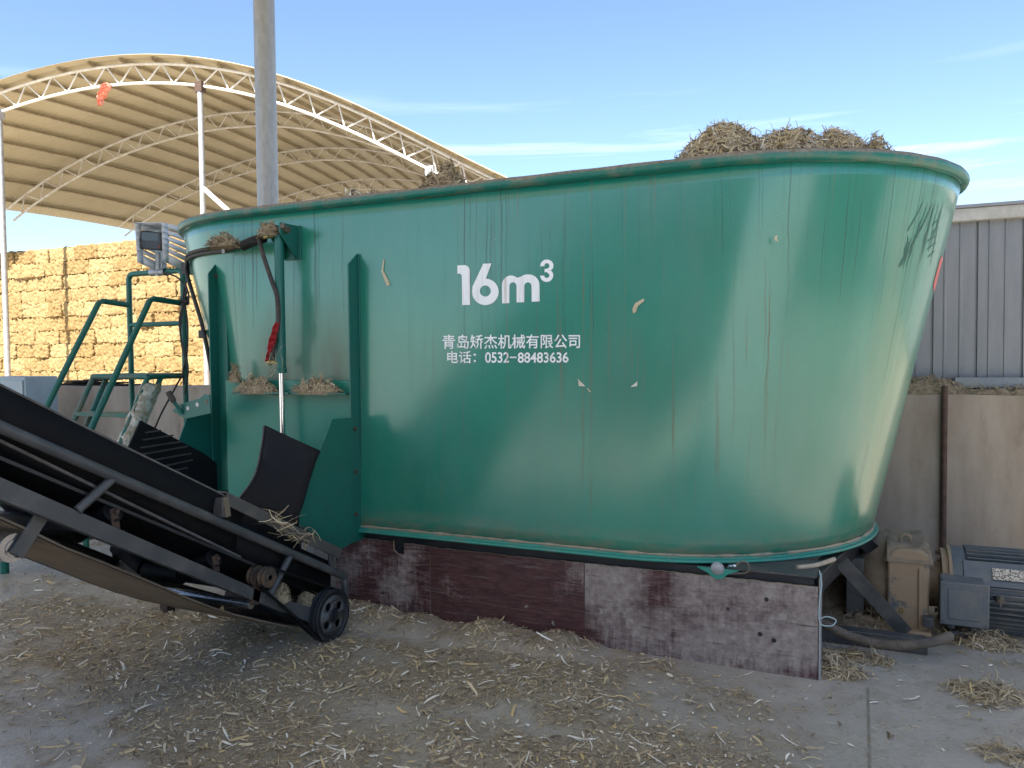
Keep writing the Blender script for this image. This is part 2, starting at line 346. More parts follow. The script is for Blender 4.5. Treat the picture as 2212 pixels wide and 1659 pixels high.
# joint between two slabs, filled with dirt, 4 mm above the sheet
MB().box(.034,.046,-6,4.0,.0015,.0050).build('slab_joint', worn('joint_dirt', (.20,.17,.13), (.30,.28,.25), .9, 0, 20))['kind'] = 'structure'

# ---- concrete retaining wall behind the machine
def mk_wall():
    t = NT('cast_concrete', .85, 0, .3); v = t.vec('Object', (1,1,.22)); v2 = t.vec()
    a = t.noise(v, 5, 6, .62); b = t.noise(v2, 1.1, 4); c = t.noise(v2, 45, 3)
    base = t.mix(t.ramp(a, .3, .72), (.225,.18,.135), (.38,.32,.255)); base = t.mix(t.ramp(b, .45, .75, 0, .55), base, (.41,.38,.335))
    base = t.mix(t.ramp(t.noise(t.vec('Object', (2.2,2.2,.5)), 3, 4), .62, .74, 0, .5), base, (.13,.105,.08))
    t.col(base); t.bump(c, .35, .006, t.bump(a, .2, .01)); return t.m
WY, WZ = 6.7, 1.275
wm = mk_wall()
for k, (x0, x1, lab) in enumerate([(-13,-4.2,'stained grey concrete wall behind the green ladder, under the stacked straw'),
                                   (-4.19,.572,'brown stained concrete wall just behind the right end of the green tub'),
                                   (.585,9,'streaky concrete wall panel right of the rusty pipe, behind the motor')]):
    w = MB(); G = []
    n = 60
    top = [WZ-.006+.012*float(hnoise(np.array(x0+(x1-x0)*i/n), np.array(0.), 3, 5)) for i in range(n+1)]
    xs = [x0+(x1-x0)*i/n for i in range(n+1)]
    w.grid([[(x,WY,0) for x in xs],[(x,WY,h) for x, h in zip(xs,top)],[(x,WY+.42,h) for x, h in zip(xs,top)],[(x,WY+.42,0) for x in xs]], False)
    w.add([(x0,WY,0),(x0,WY+.42,0),(x0,WY+.42,top[0]),(x0,WY,top[0])],[(0,1,2,3)]); w.add([(x1,WY,0),(x1,WY+.42,0),(x1,WY+.42,top[-1]),(x1,WY,top[-1])],[(0,1,2,3)])
    tag(w.build('concrete_wall', wm), lab, 'wall')
pp = MB(); pp.tube([(.578,WY-.028,0),(.578,WY-.028,1.335)], .022, 12); pp.ball((.578,WY-.028,1.335), .022,.022,.012)
tag(pp.build('steel_pipe', M['rust']), 'upright rusty pipe against the concrete wall, above the motor', 'pipe')
MB().box(-60,40,WY+.42,90,-.02,.006).build('back_yard', worn('pale_concrete_yard', (.42,.37,.29), (.52,.46,.37), .95, 0, 3))['kind'] = 'structure'

# ---- low grey metal building on the wall at right
def mk_clad():
    t = NT('grey_cladding', .5, .1); v = t.vec('Object', (3,1,.5)); a = t.noise(v, 4, 5, .6)
    s = t.n('ShaderNodeSeparateXYZ'); c = t.n('ShaderNodeTexCoord'); t.l(c.outputs['Object'], s.inputs[0])
    st = t.n('ShaderNodeMath', operation='GREATER_THAN'); st.inputs[1].default_value = 1.005; t.l(s.outputs[0], st.inputs[0])
    base = t.mix(t.ramp(a, .3, .75), (.19,.20,.21), (.27,.275,.28)); base = t.mix(st.outputs[0], base, t.mix(t.ramp(a,.3,.7), (.15,.145,.14), (.21,.205,.195)))
    t.col(base); t.rgh(t.ramp(a, .3, .7, .4, .6)); return t.m
shed_low = thing('metal_building', (2,7,1.28), 'low grey metal clad building standing on the concrete wall at right', 'building')
prof = []; x = -.4
while x < 6:
    prof += [(x,0),(x+.004,.020),(x+.016,.020),(x+.020,0),(x+.085,0),(x+.092,-.007),(x+.102,-.007),(x+.109,0),(x+.19,0),(x+.197,-.007),(x+.207,-.007),(x+.214,0)]; x += .30
CY = 6.95
MB().grid([[(a,CY+b,z) for a, b in prof] for z in (WZ+.02, 2.62)], False).build('wall_cladding', mk_clad(), shed_low)
MB().box(-.4,6,CY-.075,CY+.3,2.60,2.695).build('fascia', worn('pale_fascia', (.52,.50,.45), (.36,.34,.30), .6, 0, 12), shed_low, .004)
MB().box(-.45,6.05,CY-.095,CY+1.5,2.697,2.72).build('roof_sheet', worn('grey_roof_sheet', (.3,.31,.33), (.22,.22,.23), .6, 0, 6), shed_low)
sb = MB(); sb.box(.66,6,CY-.12,CY-.03,1.322,1.335); sb.box(.66,6,CY-.035,CY-.026,1.335,1.39); sb.box(.66,6,CY-.12,CY-.03,1.39,1.402); sb.box(.66,6,CY-.125,CY-.119,1.33,1.395)
sb.build('sill_beam', worn('sill_paint', (.17,.21,.25), (.26,.25,.22), .5, .2, 7), shed_low)
# straw lying on top of the wall
heap('straw_drift', (.46,6.84,WZ-.006), .34, .13, .14, 900, 'dusty straw drift on the wall top beside the sill beam', 'straw', 'straw left on ledges', 3, .35, .035, .004, .35)
heap('straw_drift', (1.05,6.80,WZ-.006), .55, .09, .05, 500, 'thin crumbly straw spread along the wall top below the grey sill beam', 'straw', 'straw left on ledges', 4, .6, .03, .004, .3)
# black sheets lying on the wall top at left, pale cabinet
bs = MB()
for i, (x0, x1, y0, z) in enumerate([(-9.75,-8.3,6.75,.0),(-9.5,-8.5,6.8,.022),(-9.6,-8.95,6.74,.044),(-9.2,-8.7,6.78,.06)]):
    bs.box(x0+.05*i,x1,y0,y0+.3,WZ+.002+z,WZ+.016+z)
tag(bs.build('board_stack', M['rubber']), 'dark thin boards lying flat on the concrete wall at left', 'boards')
cb = thing('control_cabinet', (-9.2,6.1,0), 'pale blue grey cabinet at the far left behind the conveyor', 'cabinet')
MB().box(-9.6,-8.86,5.9,6.3,.05,1.41).build('body', M['cabinet'], cb, .01); MB().box(-9.57,-8.89,5.885,5.899,.12,1.37).build('door', M['cabinet'], cb, .003); MB().box(-9.6,-8.86,5.95,6.25,0,.05).build('plinth', M['black_steel'], cb)

# ---- arched straw barn
TH = .244; BE = Vector((math.cos(TH), math.sin(TH), 0)); BA = Vector((-math.sin(TH), math.cos(TH), 0)); BO = Vector((-16, 15.6, 0))
CO = [8.818,-1.793,-4.064,-.134,1.064,.709]
def bz(s): u = s/10; return sum(c*u**k for k, c in enumerate(CO))
def bh(o): o = min(o, 16.); return .1264*o-.00372*o*o
def bp(s, off, dn=0.):
    e = .01; dz = (bz(s+e)-bz(s-e))/(2*e); q = math.hypot(1, dz)
    return BO+BA*off+BE*(s-dn*dz/q)+Vector((0,0,bz(s)+dn/q+bh(off)))
SL, SR, DR = -11.5, 9.0, .505
barn = thing('arched_barn', BO, 'open arched straw barn with lattice trusses and tan metal roof', 'barn')
offs = [0, 6.211, 12.379, 18.6, 24.8]
for o_ in offs:
    b = MB(); ss = [SL+(SR-SL)*i/60 for i in range(61)]
    b.tube([bp(s,o_) for s in ss], .04, 8); b.tube([bp(s,o_,DR) for s in ss], .04, 8)
    s = SL+.35; up = False
    while s < SR-.6:
        b.tube([bp(s,o_,0), bp(s+.40,o_,DR)], .021, 6); b.tube([bp(s+.42,o_,DR), bp(s+.80,o_,0)], .021, 6); s += .80
    b.build('truss', M['truss'], barn)
s = SL+.3
while s < SR:
    b = MB(); pts = [bp(s, -.22+ (29.2)*i/14, DR+.085) for i in range(15)]
    for i in range(14): b.bar(pts[i], pts[i+1], .055, .085, bp(s,0,1)-bp(s,0,0))
    b.build('purlin', M['purlin'], barn); s += .90
def mk_roof():
    t = NT('tan_roof_sheet', .6, 0); v = t.vec('Object', (1,1,1)); a = t.noise(v, .5, 5, .6); b = t.noise(v, 3, 4)
    base = t.mix(t.ramp(a, .3, .7), (.36,.30,.185), (.43,.365,.24)); t.col(t.mix(t.ramp(b, .5, .8, 0, .35), base, (.34,.27,.16))); return t.m
G = []; no_ = 640
for i in range(no_+1):
    o_ = -.43+29.6*i/no_; w = .012 if i % 4 in (1,2) else -.006
    G.append([bp(SL-.15+(SR+.15-SL)*j/44, o_, DR+.15+w) for j in range(45)])
rf = MB().grid(G, True).build('roof', mk_roof(), barn, recalc=False)
so = rf.modifiers.new('sheet', 'SOLIDIFY'); so.thickness = .006; so.offset = 1
for s_, lo in ((-6.12,0),(0.02,0),(6.30,0)):
    for o_ in (0,):
        top = bp(s_,o_); b = MB(); b.tube([(top.x,top.y,lo),(top.x,top.y,top.z-.05)], .075, 14); b.build('post', M['galv'], barn)
        MB().box(top.x-.12,top.x+.12,top.y-.08,top.y+.08,top.z-.17,top.z+.1).build('post_head', M['rust'] if s_ == .02 else M['galv'], barn)
tp = bp(.02,0); q1 = at(440,408,1,tp.y); q2 = at(500,462,1,tp.y)
MB().tube([(tp.x+.05,tp.y,q1.z), q2+(q2-q1)*2.5], .065, 10).build('brace', M['white_paint'], barn)
for px, py in ((205,185),):
    pass

# ---- straw bales, one object each
def mk_bale():
    t = NT('golden_straw', .85, 0, .25); v = t.vec('Object', (1,1,.32)); v2 = t.vec(); oi = t.n('ShaderNodeObjectInfo')
    vv = t.n('ShaderNodeVectorMath', operation='ADD'); t.l(v, vv.inputs[0]); cx = t.n('ShaderNodeCombineXYZ'); t.l(t.math('MULTIPLY', oi.outputs['Random'], 37.), cx.inputs[0]); t.l(cx.outputs[0], vv.inputs[1]); v = vv.outputs[0]
    a = t.noise(v, 26, 5, .7, .6); b = t.noise(v, 6, 4, .6)
    c = t.mix(t.ramp(a, .25, .72), (.225,.155,.068), (.37,.285,.145)); c = t.mix(t.ramp(b, .5, .72, 0, .5), c, (.24,.155,.06))
    hv = t.n('ShaderNodeMixRGB', blend_type='MULTIPLY'); hv.inputs[0].default_value = 1; t.l(c, hv.inputs[1])
    tint = t.mix(t.ramp(oi.outputs['Random'], .0, 1.), (.74,.66,.56), (1.,1.,1.)); t.l(tint, hv.inputs[2]); t.col(hv.outputs[0])
    t.bump(a, .9, .03, t.bump(b, .4, .05)); return t.m
bm_ = mk_bale()
def bale_mesh(lx, seed):
    g = np.random.default_rng(seed); nx, ny, nz = int(30*lx), 10, 14; P = []; F = []
    G = {}
    def vert(i, j, k):
        if (i,j,k) in G: return G[(i,j,k)]
        p = np.array([(i/nx-.5)*lx,(j/ny)*.5,(k/nz)*.425])
        q = np.array([(i/nx-.5)*2,(j/ny-.5)*2,(k/nz-.5)*2]); rr = np.clip((np.abs(q)-np.array([1-.09/lx*2,.75,.72]))/np.array([.09/lx*2,.25,.28]),0,1)
        sh = max(0,np.linalg.norm(rr)-1); p -= np.sign(q)*rr*sh*.02
        a = p*np.array([1,1,.35])
        d = (hnoise(a[0]*1.+a[1]*.7, a[2]*3+a[1], 22, seed)-.5)*.075+(hnoise(a[0], a[2]*1.2, 9, seed+1)-.5)*.06
        p = p+np.sign(q)*(np.abs(q)>.999)*d
        G[(i,j,k)] = len(P); P.append(tuple(p)); return G[(i,j,k)]
    for i in range(nx):
        for k in range(nz):
            F.append((vert(i,0,k),vert(i+1,0,k),vert(i+1,0,k+1),vert(i,0,k+1)))
    for i in range(nx):
        for j in range(ny):
            F.append((vert(i,j,nz),vert(i+1,j,nz),vert(i+1,j+1,nz),vert(i,j+1,nz))); F.append((vert(i,j,0),vert(i,j+1,0),vert(i+1,j+1,0),vert(i+1,j,0)))
    for j in range(ny):
        for k in range(nz):
            F.append((vert(0,j,k),vert(0,j,k+1),vert(0,j+1,k+1),vert(0,j+1,k))); F.append((vert(nx,j,k),vert(nx,j+1,k),vert(nx,j+1,k+1),vert(nx,j,k+1)))
    me = bpy.data.meshes.new('straw_bale'); me.from_pydata(P, [], F); me.polygons.foreach_set('use_smooth', [True]*len(F)); me.materials.append(bm_); me.update(); return me
BL = [.62, 1.0, 1.08, 1.16, 1.25, .92]; BMESH = [bale_mesh(l, 20+i) for i, l in enumerate(BL)]
ORD = 'first second third fourth fifth sixth seventh eighth ninth tenth eleventh twelfth thirteenth fourteenth fifteenth sixteenth'.split()
NROW = 12; g_ = random.Random(5)
for r_ in range(NROW):
    x = -27.6-g_.random()*.9; c_ = 0
    while x < -15.2:
        k = g_.choice([0,1,1,2,2,3,3,4,5]); o = bpy.data.objects.new('straw_bale', BMESH[k]); COL.objects.link(o)
        z = r_*.418; lean = .05*hnoise(np.array(x), np.array(float(r_)), .8, 3)
        o.location = (x+BL[k]/2, 16+lean+g_.uniform(-.025,.025)-(.05 if k == 0 else 0), z); o.rotation_euler = (0, 0, g_.uniform(-.03,.03))
        rn = ORD[NROW-1-r_]; row = 'topmost row' if r_ == NROW-1 else (rn+' row from the top')
        end = x+BL[k]
        vis = end > -25.6
        if vis: c_ += 1
        tag(o, ('%s straw bale from the left in the stack\'s %s' % (ORD[max(0,c_-1)], row)) if vis else 'straw bale beyond the left edge in the stack\'s %s' % row,
            'straw bale', 'straw bales stacked under the arched roof')
        x = end-.01+g_.uniform(0,.012)

# ---- open shelter over the machine: its roof shades the yard, one of its columns shows
sh = thing('open_shelter', (-2.7,7.55,0), 'open shelter roof over the machine, carried on a tall round grey steel column', 'shelter')
c1 = at(575.5,0,1,7.55); c2 = at(579,445,1,7.55); cxm = c2.x
def mk_col():
    t = NT('galvanised_column', .5, .45); v = t.vec('Object', (1,1,.35)); a = t.noise(v, 22, 4, .6); b = t.noise(t.vec('Object',(1,1,.5)), 3, 4)
    t.col(t.mix(t.ramp(a, .3, .7), t.mix(t.ramp(b,.4,.7),(.30,.295,.285),(.335,.33,.32)), (.385,.38,.37))); t.bump(a, .15, .003); return t.m
cm = mk_col()
MB().tube([(cxm,7.55,0),(cxm,7.55,7.7)], .127, 28).build('column', cm, sh)
for x, y in ((cxm-4.6,-7.7),(1.4,-7.7)):
    MB().tube([(x,y,0),(x,y,7.7)], .127, 28).build('column', cm, sh)
rs = MB(); rs.box(-10.5,1.6,-8.2,8.0,7.72,7.78); rs.build('roof_deck', worn('shelter_sheet', (.62,.61,.58), (.5,.48,.44), .6, 0, 3), sh)

# ================================================================== FEED MIXER
ZB, ZT, XA, XB, YC, RB, RT, DXL, DXR = .5245, 2.559, -3.2482, -1.1736, 5.2541, 1.2456, 1.2193, .5988, .4797
def ring(z, dr=0., na=56, ns=30):
    k = (z-ZB)/(ZT-ZB); xa = XA-DXL*k; xb = XB+DXR*k; r = RB+(RT-RB)*k+dr; o = []
    for i in range(na): a = math.pi/2+math.pi*i/na; o.append(Vector((xa+r*math.cos(a), YC+r*math.sin(a), z)))
    for i in range(ns): o.append(Vector((xa+(xb-xa)*i/ns, YC-r, z)))
    for i in range(na): a = -math.pi/2+math.pi*i/na; o.append(Vector((xb+r*math.cos(a), YC+r*math.sin(a), z)))
    for i in range(ns): o.append(Vector((xb+(xa-xb)*i/ns, YC+r, z)))
    return o
def ynear(z): return YC-(RB+(RT-RB)*(z-ZB)/(ZT-ZB))
def ysurf(x, z):
    """near surface of the tub wall at x, z"""
    k = (z-ZB)/(ZT-ZB); xa = XA-DXL*k; xb = XB+DXR*k; r = RB+(RT-RB)*k
    d = xa-x if x < xa else (x-xb if x > xb else 0)
    return YC-math.sqrt(max(0, r*r-d*d))
mixer = thing('feed_mixer', (-2.2,5.25,0), 'large green stationary feed mixer with oval flared tub lettered 16m\u00b3', 'feed mixer')
nz = 24; zs = [ZB+(ZT-ZB)*i/nz for i in range(nz+1)]
rings = [ring(z) for z in zs]; npz = len(rings[0])
U = [0.]
mid = rings[nz//2]
for i in range(1, npz+1): U.append(U[-1]+(mid[i % npz]-mid[i-1]).length)
ug = lambda x: min(range(56, 86), key=lambda i: abs(mid[i].x-x))
u0 = U[56]; GATE_U0, GATE_U1 = 10-3.85, 10-2.76
wall = MB(); wall.grid(rings, True, True); tubo = wall.build('tub', make_tub_paint(), mixer, recalc=False)
uvl = tubo.data.uv_layers.new(name='UV'); me = tubo.data
def fall_u(j, k):
    """u that stays constant down the line a drop runs; k is the height fraction"""
    g = lambda f: math.log(1/math.cos(f)+math.tan(f)) if f < 1.3 else math.log(1/math.cos(1.3)+math.tan(1.3))+(f-1.3)*3.7
    xa = XA-DXL*k; xb = XB+DXR*k; r = RB+(RT-RB)*k
    if j <= 56: return xa+10-r*g(math.pi*(56-j)/56)
    if j <= 86: return xa+(xb-xa)*(j-56)/30+10
    if j <= 142: return xb+10+r*g(math.pi*(j-86)/56)
    return xb+30+(j-142)*.1
GATE_U0, GATE_U1 = 10-3.85, 10-2.76
for p in me.polygons:
    ids = [i for i in p.vertices]; js = [i % npz for i in ids]; wrap = max(js)-min(js) > 2
    for li, vi in zip(p.loop_indices, ids):
        j = vi % npz; z_ = zs[vi//npz]
        uvl.data[li].uv = (fall_u(npz if (wrap and j == 0) else j, (z_-ZB)/(ZT-ZB)), z_-ZB)
so = tubo.modifiers.new('plate', 'SOLIDIFY'); so.thickness = .008; so.offset = -1
rim = MB(); rr = ring(ZT+.016, .006); NR = 14; G = []
for i, p in enumerate(rr):
    t = (rr[(i+1) % npz]-rr[i-1]).normalized(); nrm = Vector((t.y, -t.x, 0)); jit = .0012*math.sin(i*1.7)
    G.append([p+(nrm*math.cos(2*math.pi*k/NR)+Vector((0,0,math.sin(2*math.pi*k/NR))))*(.031+jit) for k in range(NR)])
G.append(G[0]); rim.grid(G, True, True); rim.build('rim', M['green_rim'], mixer)
ws = MB(); sw = ring(ZT-.013, .002); G = []                                   # weld bead under the rim
for i, p in enumerate(sw):
    t = (sw[(i+1) % npz]-sw[i-1]).normalized(); nrm = Vector((t.y, -t.x, 0)); q = .0045+.0018*math.sin(i*5.1)+.001*math.sin(i*2.3)
    G.append([p+(nrm*math.cos(2*math.pi*k/6)+Vector((0,0,math.sin(2*math.pi*k/6))))*q for k in range(6)])
G.append(G[0]); ws.grid(G, True, True); ws.build('weld_bead', M['green'], mixer)
fl = MB(); fp = [(-.05,ZB-.014),(.030,ZB-.014),(.034,ZB-.008),(.030,ZB+.001),(.012,ZB+.004),(.004,ZB+.014),(-.05,ZB+.014)]
fl.grid([ring(z, dr) if False else [Vector((p.x,p.y,z)) for p in ring(ZB, dr)] for dr, z in fp], True, True); fl.build('bottom_flange', M['flange'], mixer)
wd_ = MB(); G = []; sw = ring(ZB+.020, .004)
for i, p in enumerate(sw):
    t_ = (sw[(i+1) % npz]-sw[i-1]).normalized(); nrm = Vector((t_.y,-t_.x,0)); q = .006+.002*math.sin(i*3.7)+.0015*math.sin(i*1.9)
    G.append([p+(nrm*math.cos(2*math.pi*k/6)+Vector((0,0,1.3*math.sin(2*math.pi*k/6))))*q for k in range(6)])
G.append(G[0]); wd_.grid(G, True, True).build('foot_weld', worn('dusty_weld', (.33,.28,.20), (.10,.19,.145), .9, 0, 16, .5, .7), mixer)
fd = MB(); fd.prism([Vector((p.x,p.y,ZB-.012)) for p in ring(ZB,-.06)], (0,0,.01)); fd.build('floor_plate', M['black_steel'], mixer)

from mathutils.bvhtree import BVHTree
_bv = BVHTree.FromPolygons([p for r_ in rings for p in r_], [(i*npz+j, i*npz+(j+1) % npz, (i+1)*npz+(j+1) % npz, (i+1)*npz+j) for i in range(nz) for j in range(npz)])
def hit(px, py, off=.002):
    v = (at(px, py, 1, 8.)-Vector((0,0,CAM_Z))).normalized(); h = _bv.ray_cast(Vector((0,0,CAM_Z)), v); n = h[1]
    if n.dot(v) > 0: n = -n
    return h[0]+n*off, n
sc_ = MB(); g_ = random.Random(4)
def scuff(p0, p1, w):
    pts = [hit(p0[0]+(p1[0]-p0[0])*i/6+g_.uniform(-1.2,1.2), p0[1]+(p1[1]-p0[1])*i/6) for i in range(7)]; G = []
    for i, (p, n) in enumerate(pts):
        d_ = (pts[min(i+1,6)][0]-pts[max(i-1,0)][0]).normalized().cross(n); k = w*(.25+math.sin(math.pi*(i+.6)/7.2))*g_.uniform(.5,1.1); G.append([p-d_*k, p+d_*k])
    sc_.grid(G, False)
for i in range(9): x0 = 1996+i*5.0+g_.uniform(-3,3); scuff((x0,432+g_.uniform(0,40)), (x0-22-g_.uniform(0,30),470+i*4+g_.uniform(20,80)), .0045)
for i in range(7): scuff((1968-i*1.5+g_.uniform(-6,10),505+i*5), (1953-i*2+g_.uniform(-4,6),555+g_.uniform(0,30)), .004)
for i in range(5): y0 = 474+i*17; scuff((2028-i*2.2,y0), (2010-i*2.5+g_.uniform(-5,5),y0+14), .005)
sc_.build('scuff_marks', worn('rubbed_paint', (.045,.135,.105), (.03,.115,.085), .5, 0, 30), mixer, recalc=False)
rd = MB(); G = []
for i in range(7):
    z = hit(2026, 548)[0].z+(hit(2006, 622)[0].z-hit(2026, 548)[0].z)*i/6; row = []
    k = (z-ZB)/(ZT-ZB); xb = XB+DXR*k; r = RB+(RT-RB)*k+.0025
    for j in range(9): a = R(-12+3.0*j+ (2 if i in (0,6) else 0)); row.append((xb+r*math.cos(a), YC+r*math.sin(a), z))
    G.append(row)
rd.grid(G, True).build('red_lettering', worn('faded_red_lettering', (.62,.10,.10), (.5,.2,.17), .5, 0, 12), mixer, recalc=False)

# ---- base frame
fr = MB(); fr.box(-3.6,-.20,4.045,4.135,.385,.500); fr.box(-3.6,-.20,6.37,6.46,.385,.500); fr.bar((-.225,4.09,.445),(-.045,5.05,.445),.085,.10); fr.box(-.09,-.005,5.02,6.37,.39,.49)
fr.box(-3.6,-3.51,4.135,6.37,.385,.5); fr.box(-1.3,-1.2,4.135,6.37,.385,.499)
fr.build('base_frame', M['black_steel'], mixer, .004)
for x, y in ((-.24,4.085),(-.06,6.41),(-1.9,4.11),(-1.9,6.41),(-3.5,4.11),(-3.5,6.41),(-.03,5.02)):
    MB().box(x-.04,x+.055,y-.04 if y > 4.1 else y-.056,y+.05,.0,.384).build('leg', M['grey_steel'], mixer, .003)
tp_ = MB(); tp_.box(-.62,-.19,4.028,4.35,.5005,.508); tp_.build('corner_plate', M['grey_steel'], mixer)
b = MB(); p = Vector((-.09,4.50,.475)); b.bar(p, (.235,4.74,.055), .075, .012, (-.25,-1,.35)); b.build('diagonal_brace', M['grey_steel'], mixer)
b = MB(); p = Vector((.01,4.99,.50)); b.bar(p, p+Vector((.17,.09,-.19)), .08, .012, (-.25,-1,.35)); b.build('diagonal_brace', M['black_steel'], mixer)
b = MB(); b.box(-.9,.33,4.56,4.64,.004,.085); b.build('ground_beam', M['grey_steel'], mixer, .003)
lg = MB(); lx = at(1551,1226,1,4.0).x; lz = at(1551,1226,1,4.0).z
lg.prism([(lx-.105,3.985,ZB-.016),(lx+.105,3.985,ZB-.016),(lx+.045,3.985,lz-.03)]+[(lx+.052*math.cos(a),3.985,lz+.0+.056*math.sin(a)) for a in [R(-50-i*16) for i in range(6)]]+[(lx-.045,3.985,lz-.03)], (0,.02,0))
lug = lg.build('pivot_lug', M['flange'], mixer)
pn = MB(); pn.lathe((lx,3.984,lz), (0,-1,0), [(0,0),(0,.033),(.002,.033),(.003,.029),(.0031,.025),(.014,.0248),(.016,.021),(.016,0)], 24)
pn.build('pin', M['galv'], lug)
gf = MB(); gf.tube([(lx+.055,4.0,lz+.012),(lx+.08,3.985,lz+.02)], .006, 8); gf.ball((lx+.085,3.982,lz+.022),.009,.009,.009); gf.build('grease_nipple', M['chrome'], lug)
gh = MB(); gh.tube(bez([(lx+.085,3.985,lz+.02),(lx+.12,3.99,lz+.045),(lx+.15,4.0,lz+.03),(lx+.14,4.0,lz-.01),(lx+.06,4.0,lz-.025)],8), .005, 8); gh.build('grease_hose', M['conduit'], mixer)

# ---- gate with its guide posts, shelf, cylinder
gate = MB(); gx0, gx1 = at(489,900,1,3.99).x, at(757,900,1,3.99).x; n = 14; G = []
for z in (.62, 1.0, 1.40, 1.455):
    G.append([Vector((gx0+(gx1-gx0)*i/n, 3.992, z)) for i in range(n+1)])
G.append([Vector((p.x, ysurf(p.x,1.455)+.01, 1.457)) for p in G[-1]]); G.insert(0, [Vector((p.x, 4.15, p.z)) for p in G[0]])
gate.grid(G, False).build('gate', worn('gate_paint', (.011,.20,.138), (.04,.17,.12), .36, 0, 3, .5, .8, .1), mixer)
lz0, lz1 = 1.372, 1.382
for x0, x1 in ((-3.77,-3.31),(-3.29,-2.87)):
    b = MB(); n = 8; b.grid([[Vector((x0+(x1-x0)*i/n, 4.012-q, zz)) for i in range(n+1)] for q, zz in ((.02,lz0),(.115,lz0),(.115,lz1),(.02,lz1))], False)
    for xe in (x0, x1):
        y = 4.012; b.add([(xe,y-.02,lz0),(xe,y-.115,lz0),(xe,y-.115,lz1),(xe,y-.02,lz1)], [(0,1,2,3)])
    b.build('gate_shelf', M['green'], mixer)
def guide(px_out, px_wall, px_flange, pyt, pyt_out, pyb, bolts, zr):
    """angle iron: one leg stands out from the wall, the other lies on it"""
    q = at(px_wall, 700, 1, 4.0)
    for _ in range(6): q = at(px_wall, 700, 1, ysurf(q.x, q.z)-.004)
    X = q.x; yo = at(px_out, 700, 0, X).y; zt = at(px_wall, pyt, 0, X).z; zo = at(px_out, pyt_out, 0, X).z; zb = at(px_wall, pyb, 0, X).z
    p = MB(); p.prism([(X,yo,zb),(X,ysurf(X,1.5)+.03,zb),(X,ysurf(X,1.5)+.03,zt-.004),(X,ysurf(X,2.0)-.008,zt),(X,yo,zo)], (-.010,0,0))
    post = p.build('guide_post', M['green'], mixer, .002)
    xf = at(px_flange, 700, 1, ysurf(X,2.)).x
    ym = ysurf(X,2.)-.014; f = MB(); f.prism([(X+.0005,ym,zt-.003),(xf,ym,zt-.006),(xf,ym,zb+.03),(X+.0005,ym,zb+.03)], (0,.03,0)); f.build('wall_leg', M['green'], post, .002)
    for z in bolts:
        yb = yo+(ysurf(X,z)-yo)*zr
        h = MB(); h.lathe((X+.001,yb,z), (1,0,0), [(0,0),(0,.016),(.003,.016),(.003,.011),(.013,.011),(.013,0)], 6, False); h.build('bolt', M['bolt'], post)
    return X, yo
GLX, GLY = guide(453, 475.5, 493, 570, 591, 1068, [at(478,y,0,-3.80).z for y in (585,687,788,889,991)], .93)
GRX, GRY = guide(755, 776, 780, 548, 571, 1168, [at(768,y,0,-2.76).z for y in (931,1027,1122)], .35)
# cylinder bracket: two cheek plates on a pad, pin, barrel, rod
CYY = 3.90; BX = at(606,700,1,CYY).x; bzt = at(605,487,1,CYY).z; bzb = at(605,545,1,CYY).z
br = MB(); yw = ysurf(BX,2.3)
br.box(BX-.06,BX+.075,yw-.016,yw+.02,bzb-.035,bzt+.012)
for xx in (BX-.052, BX+.040):
    br.prism([(xx,CYY-.045,bzt+.012),(xx,yw-.016,bzt+.012),(xx,yw-.016,bzb-.03),(xx,yw-.03,bzb-.03),(xx,CYY-.045,bzt-.055)], (.012,0,0))
brk = br.build('cylinder_bracket', M['green'], mixer, .002)
MB().lathe((BX-.07,CYY,bzt-.03), (1,0,0), [(0,0),(0,.022),(.15,.022),(.15,0)], 14).build('pin', M['bolt'], brk)
pc = MB(); pc.lathe((BX+.075,CYY-.04,bzt-.015), (0,-1,0), [(0,0),(0,.018),(.012,.018),(.014,.012),(.014,0)], 14); pc.build('bolt', M['bolt'], brk)
cyl = MB(); zb_ = at(606,806,1,CYY).z
cyl.lathe((BX,CYY,zb_), (0,0,1), [(0,.016),(0,.033),(.025,.035),(.03,.030),(bzt-zb_-.10,.030),(bzt-zb_-.06,.026),(bzt-zb_-.05,0)], 20)
cylo = cyl.build('hydraulic_cylinder', M['green'], mixer)
MB().lathe((BX,CYY,at(606,960,1,CYY).z), (0,0,1), [(0,0),(0,.017),(zb_-at(606,960,1,CYY).z+.004,.017)], 16).build('rod', M['chrome'], cylo)
ft = MB(); ft.tube([(BX,CYY,zb_+.06),(BX-.075,CYY-.012,zb_+.07)], .013, 10); ft.ball((BX-.08,CYY-.012,zb_+.07), .02,.02,.02); ft.tube([(BX-.055,CYY-.012,zb_+.07),(BX-.052,CYY-.012,zb_+.13)], .011, 10)
ft.build('fitting', M['brass'], cylo)
ft = MB(); ft.tube([(BX-.02,CYY-.02,bzt-.065),(BX-.10,CYY-.02,bzt-.07)], .013, 10); ft.ball((BX-.06,CYY-.05,bzt-.07), .017,.012,.017); ft.build('fitting', M['brass'], cylo)
def P3(l, y): return [at(a, c, 1, y) for a, c in l]
hs = MB(); hs.tube(bez(P3([(560,520),(572,562),(590,615),(598,640),(601,690),(594,740),(588,778)], CYY-.04)), .014, 10); hs.build('hose', M['hose'], mixer)
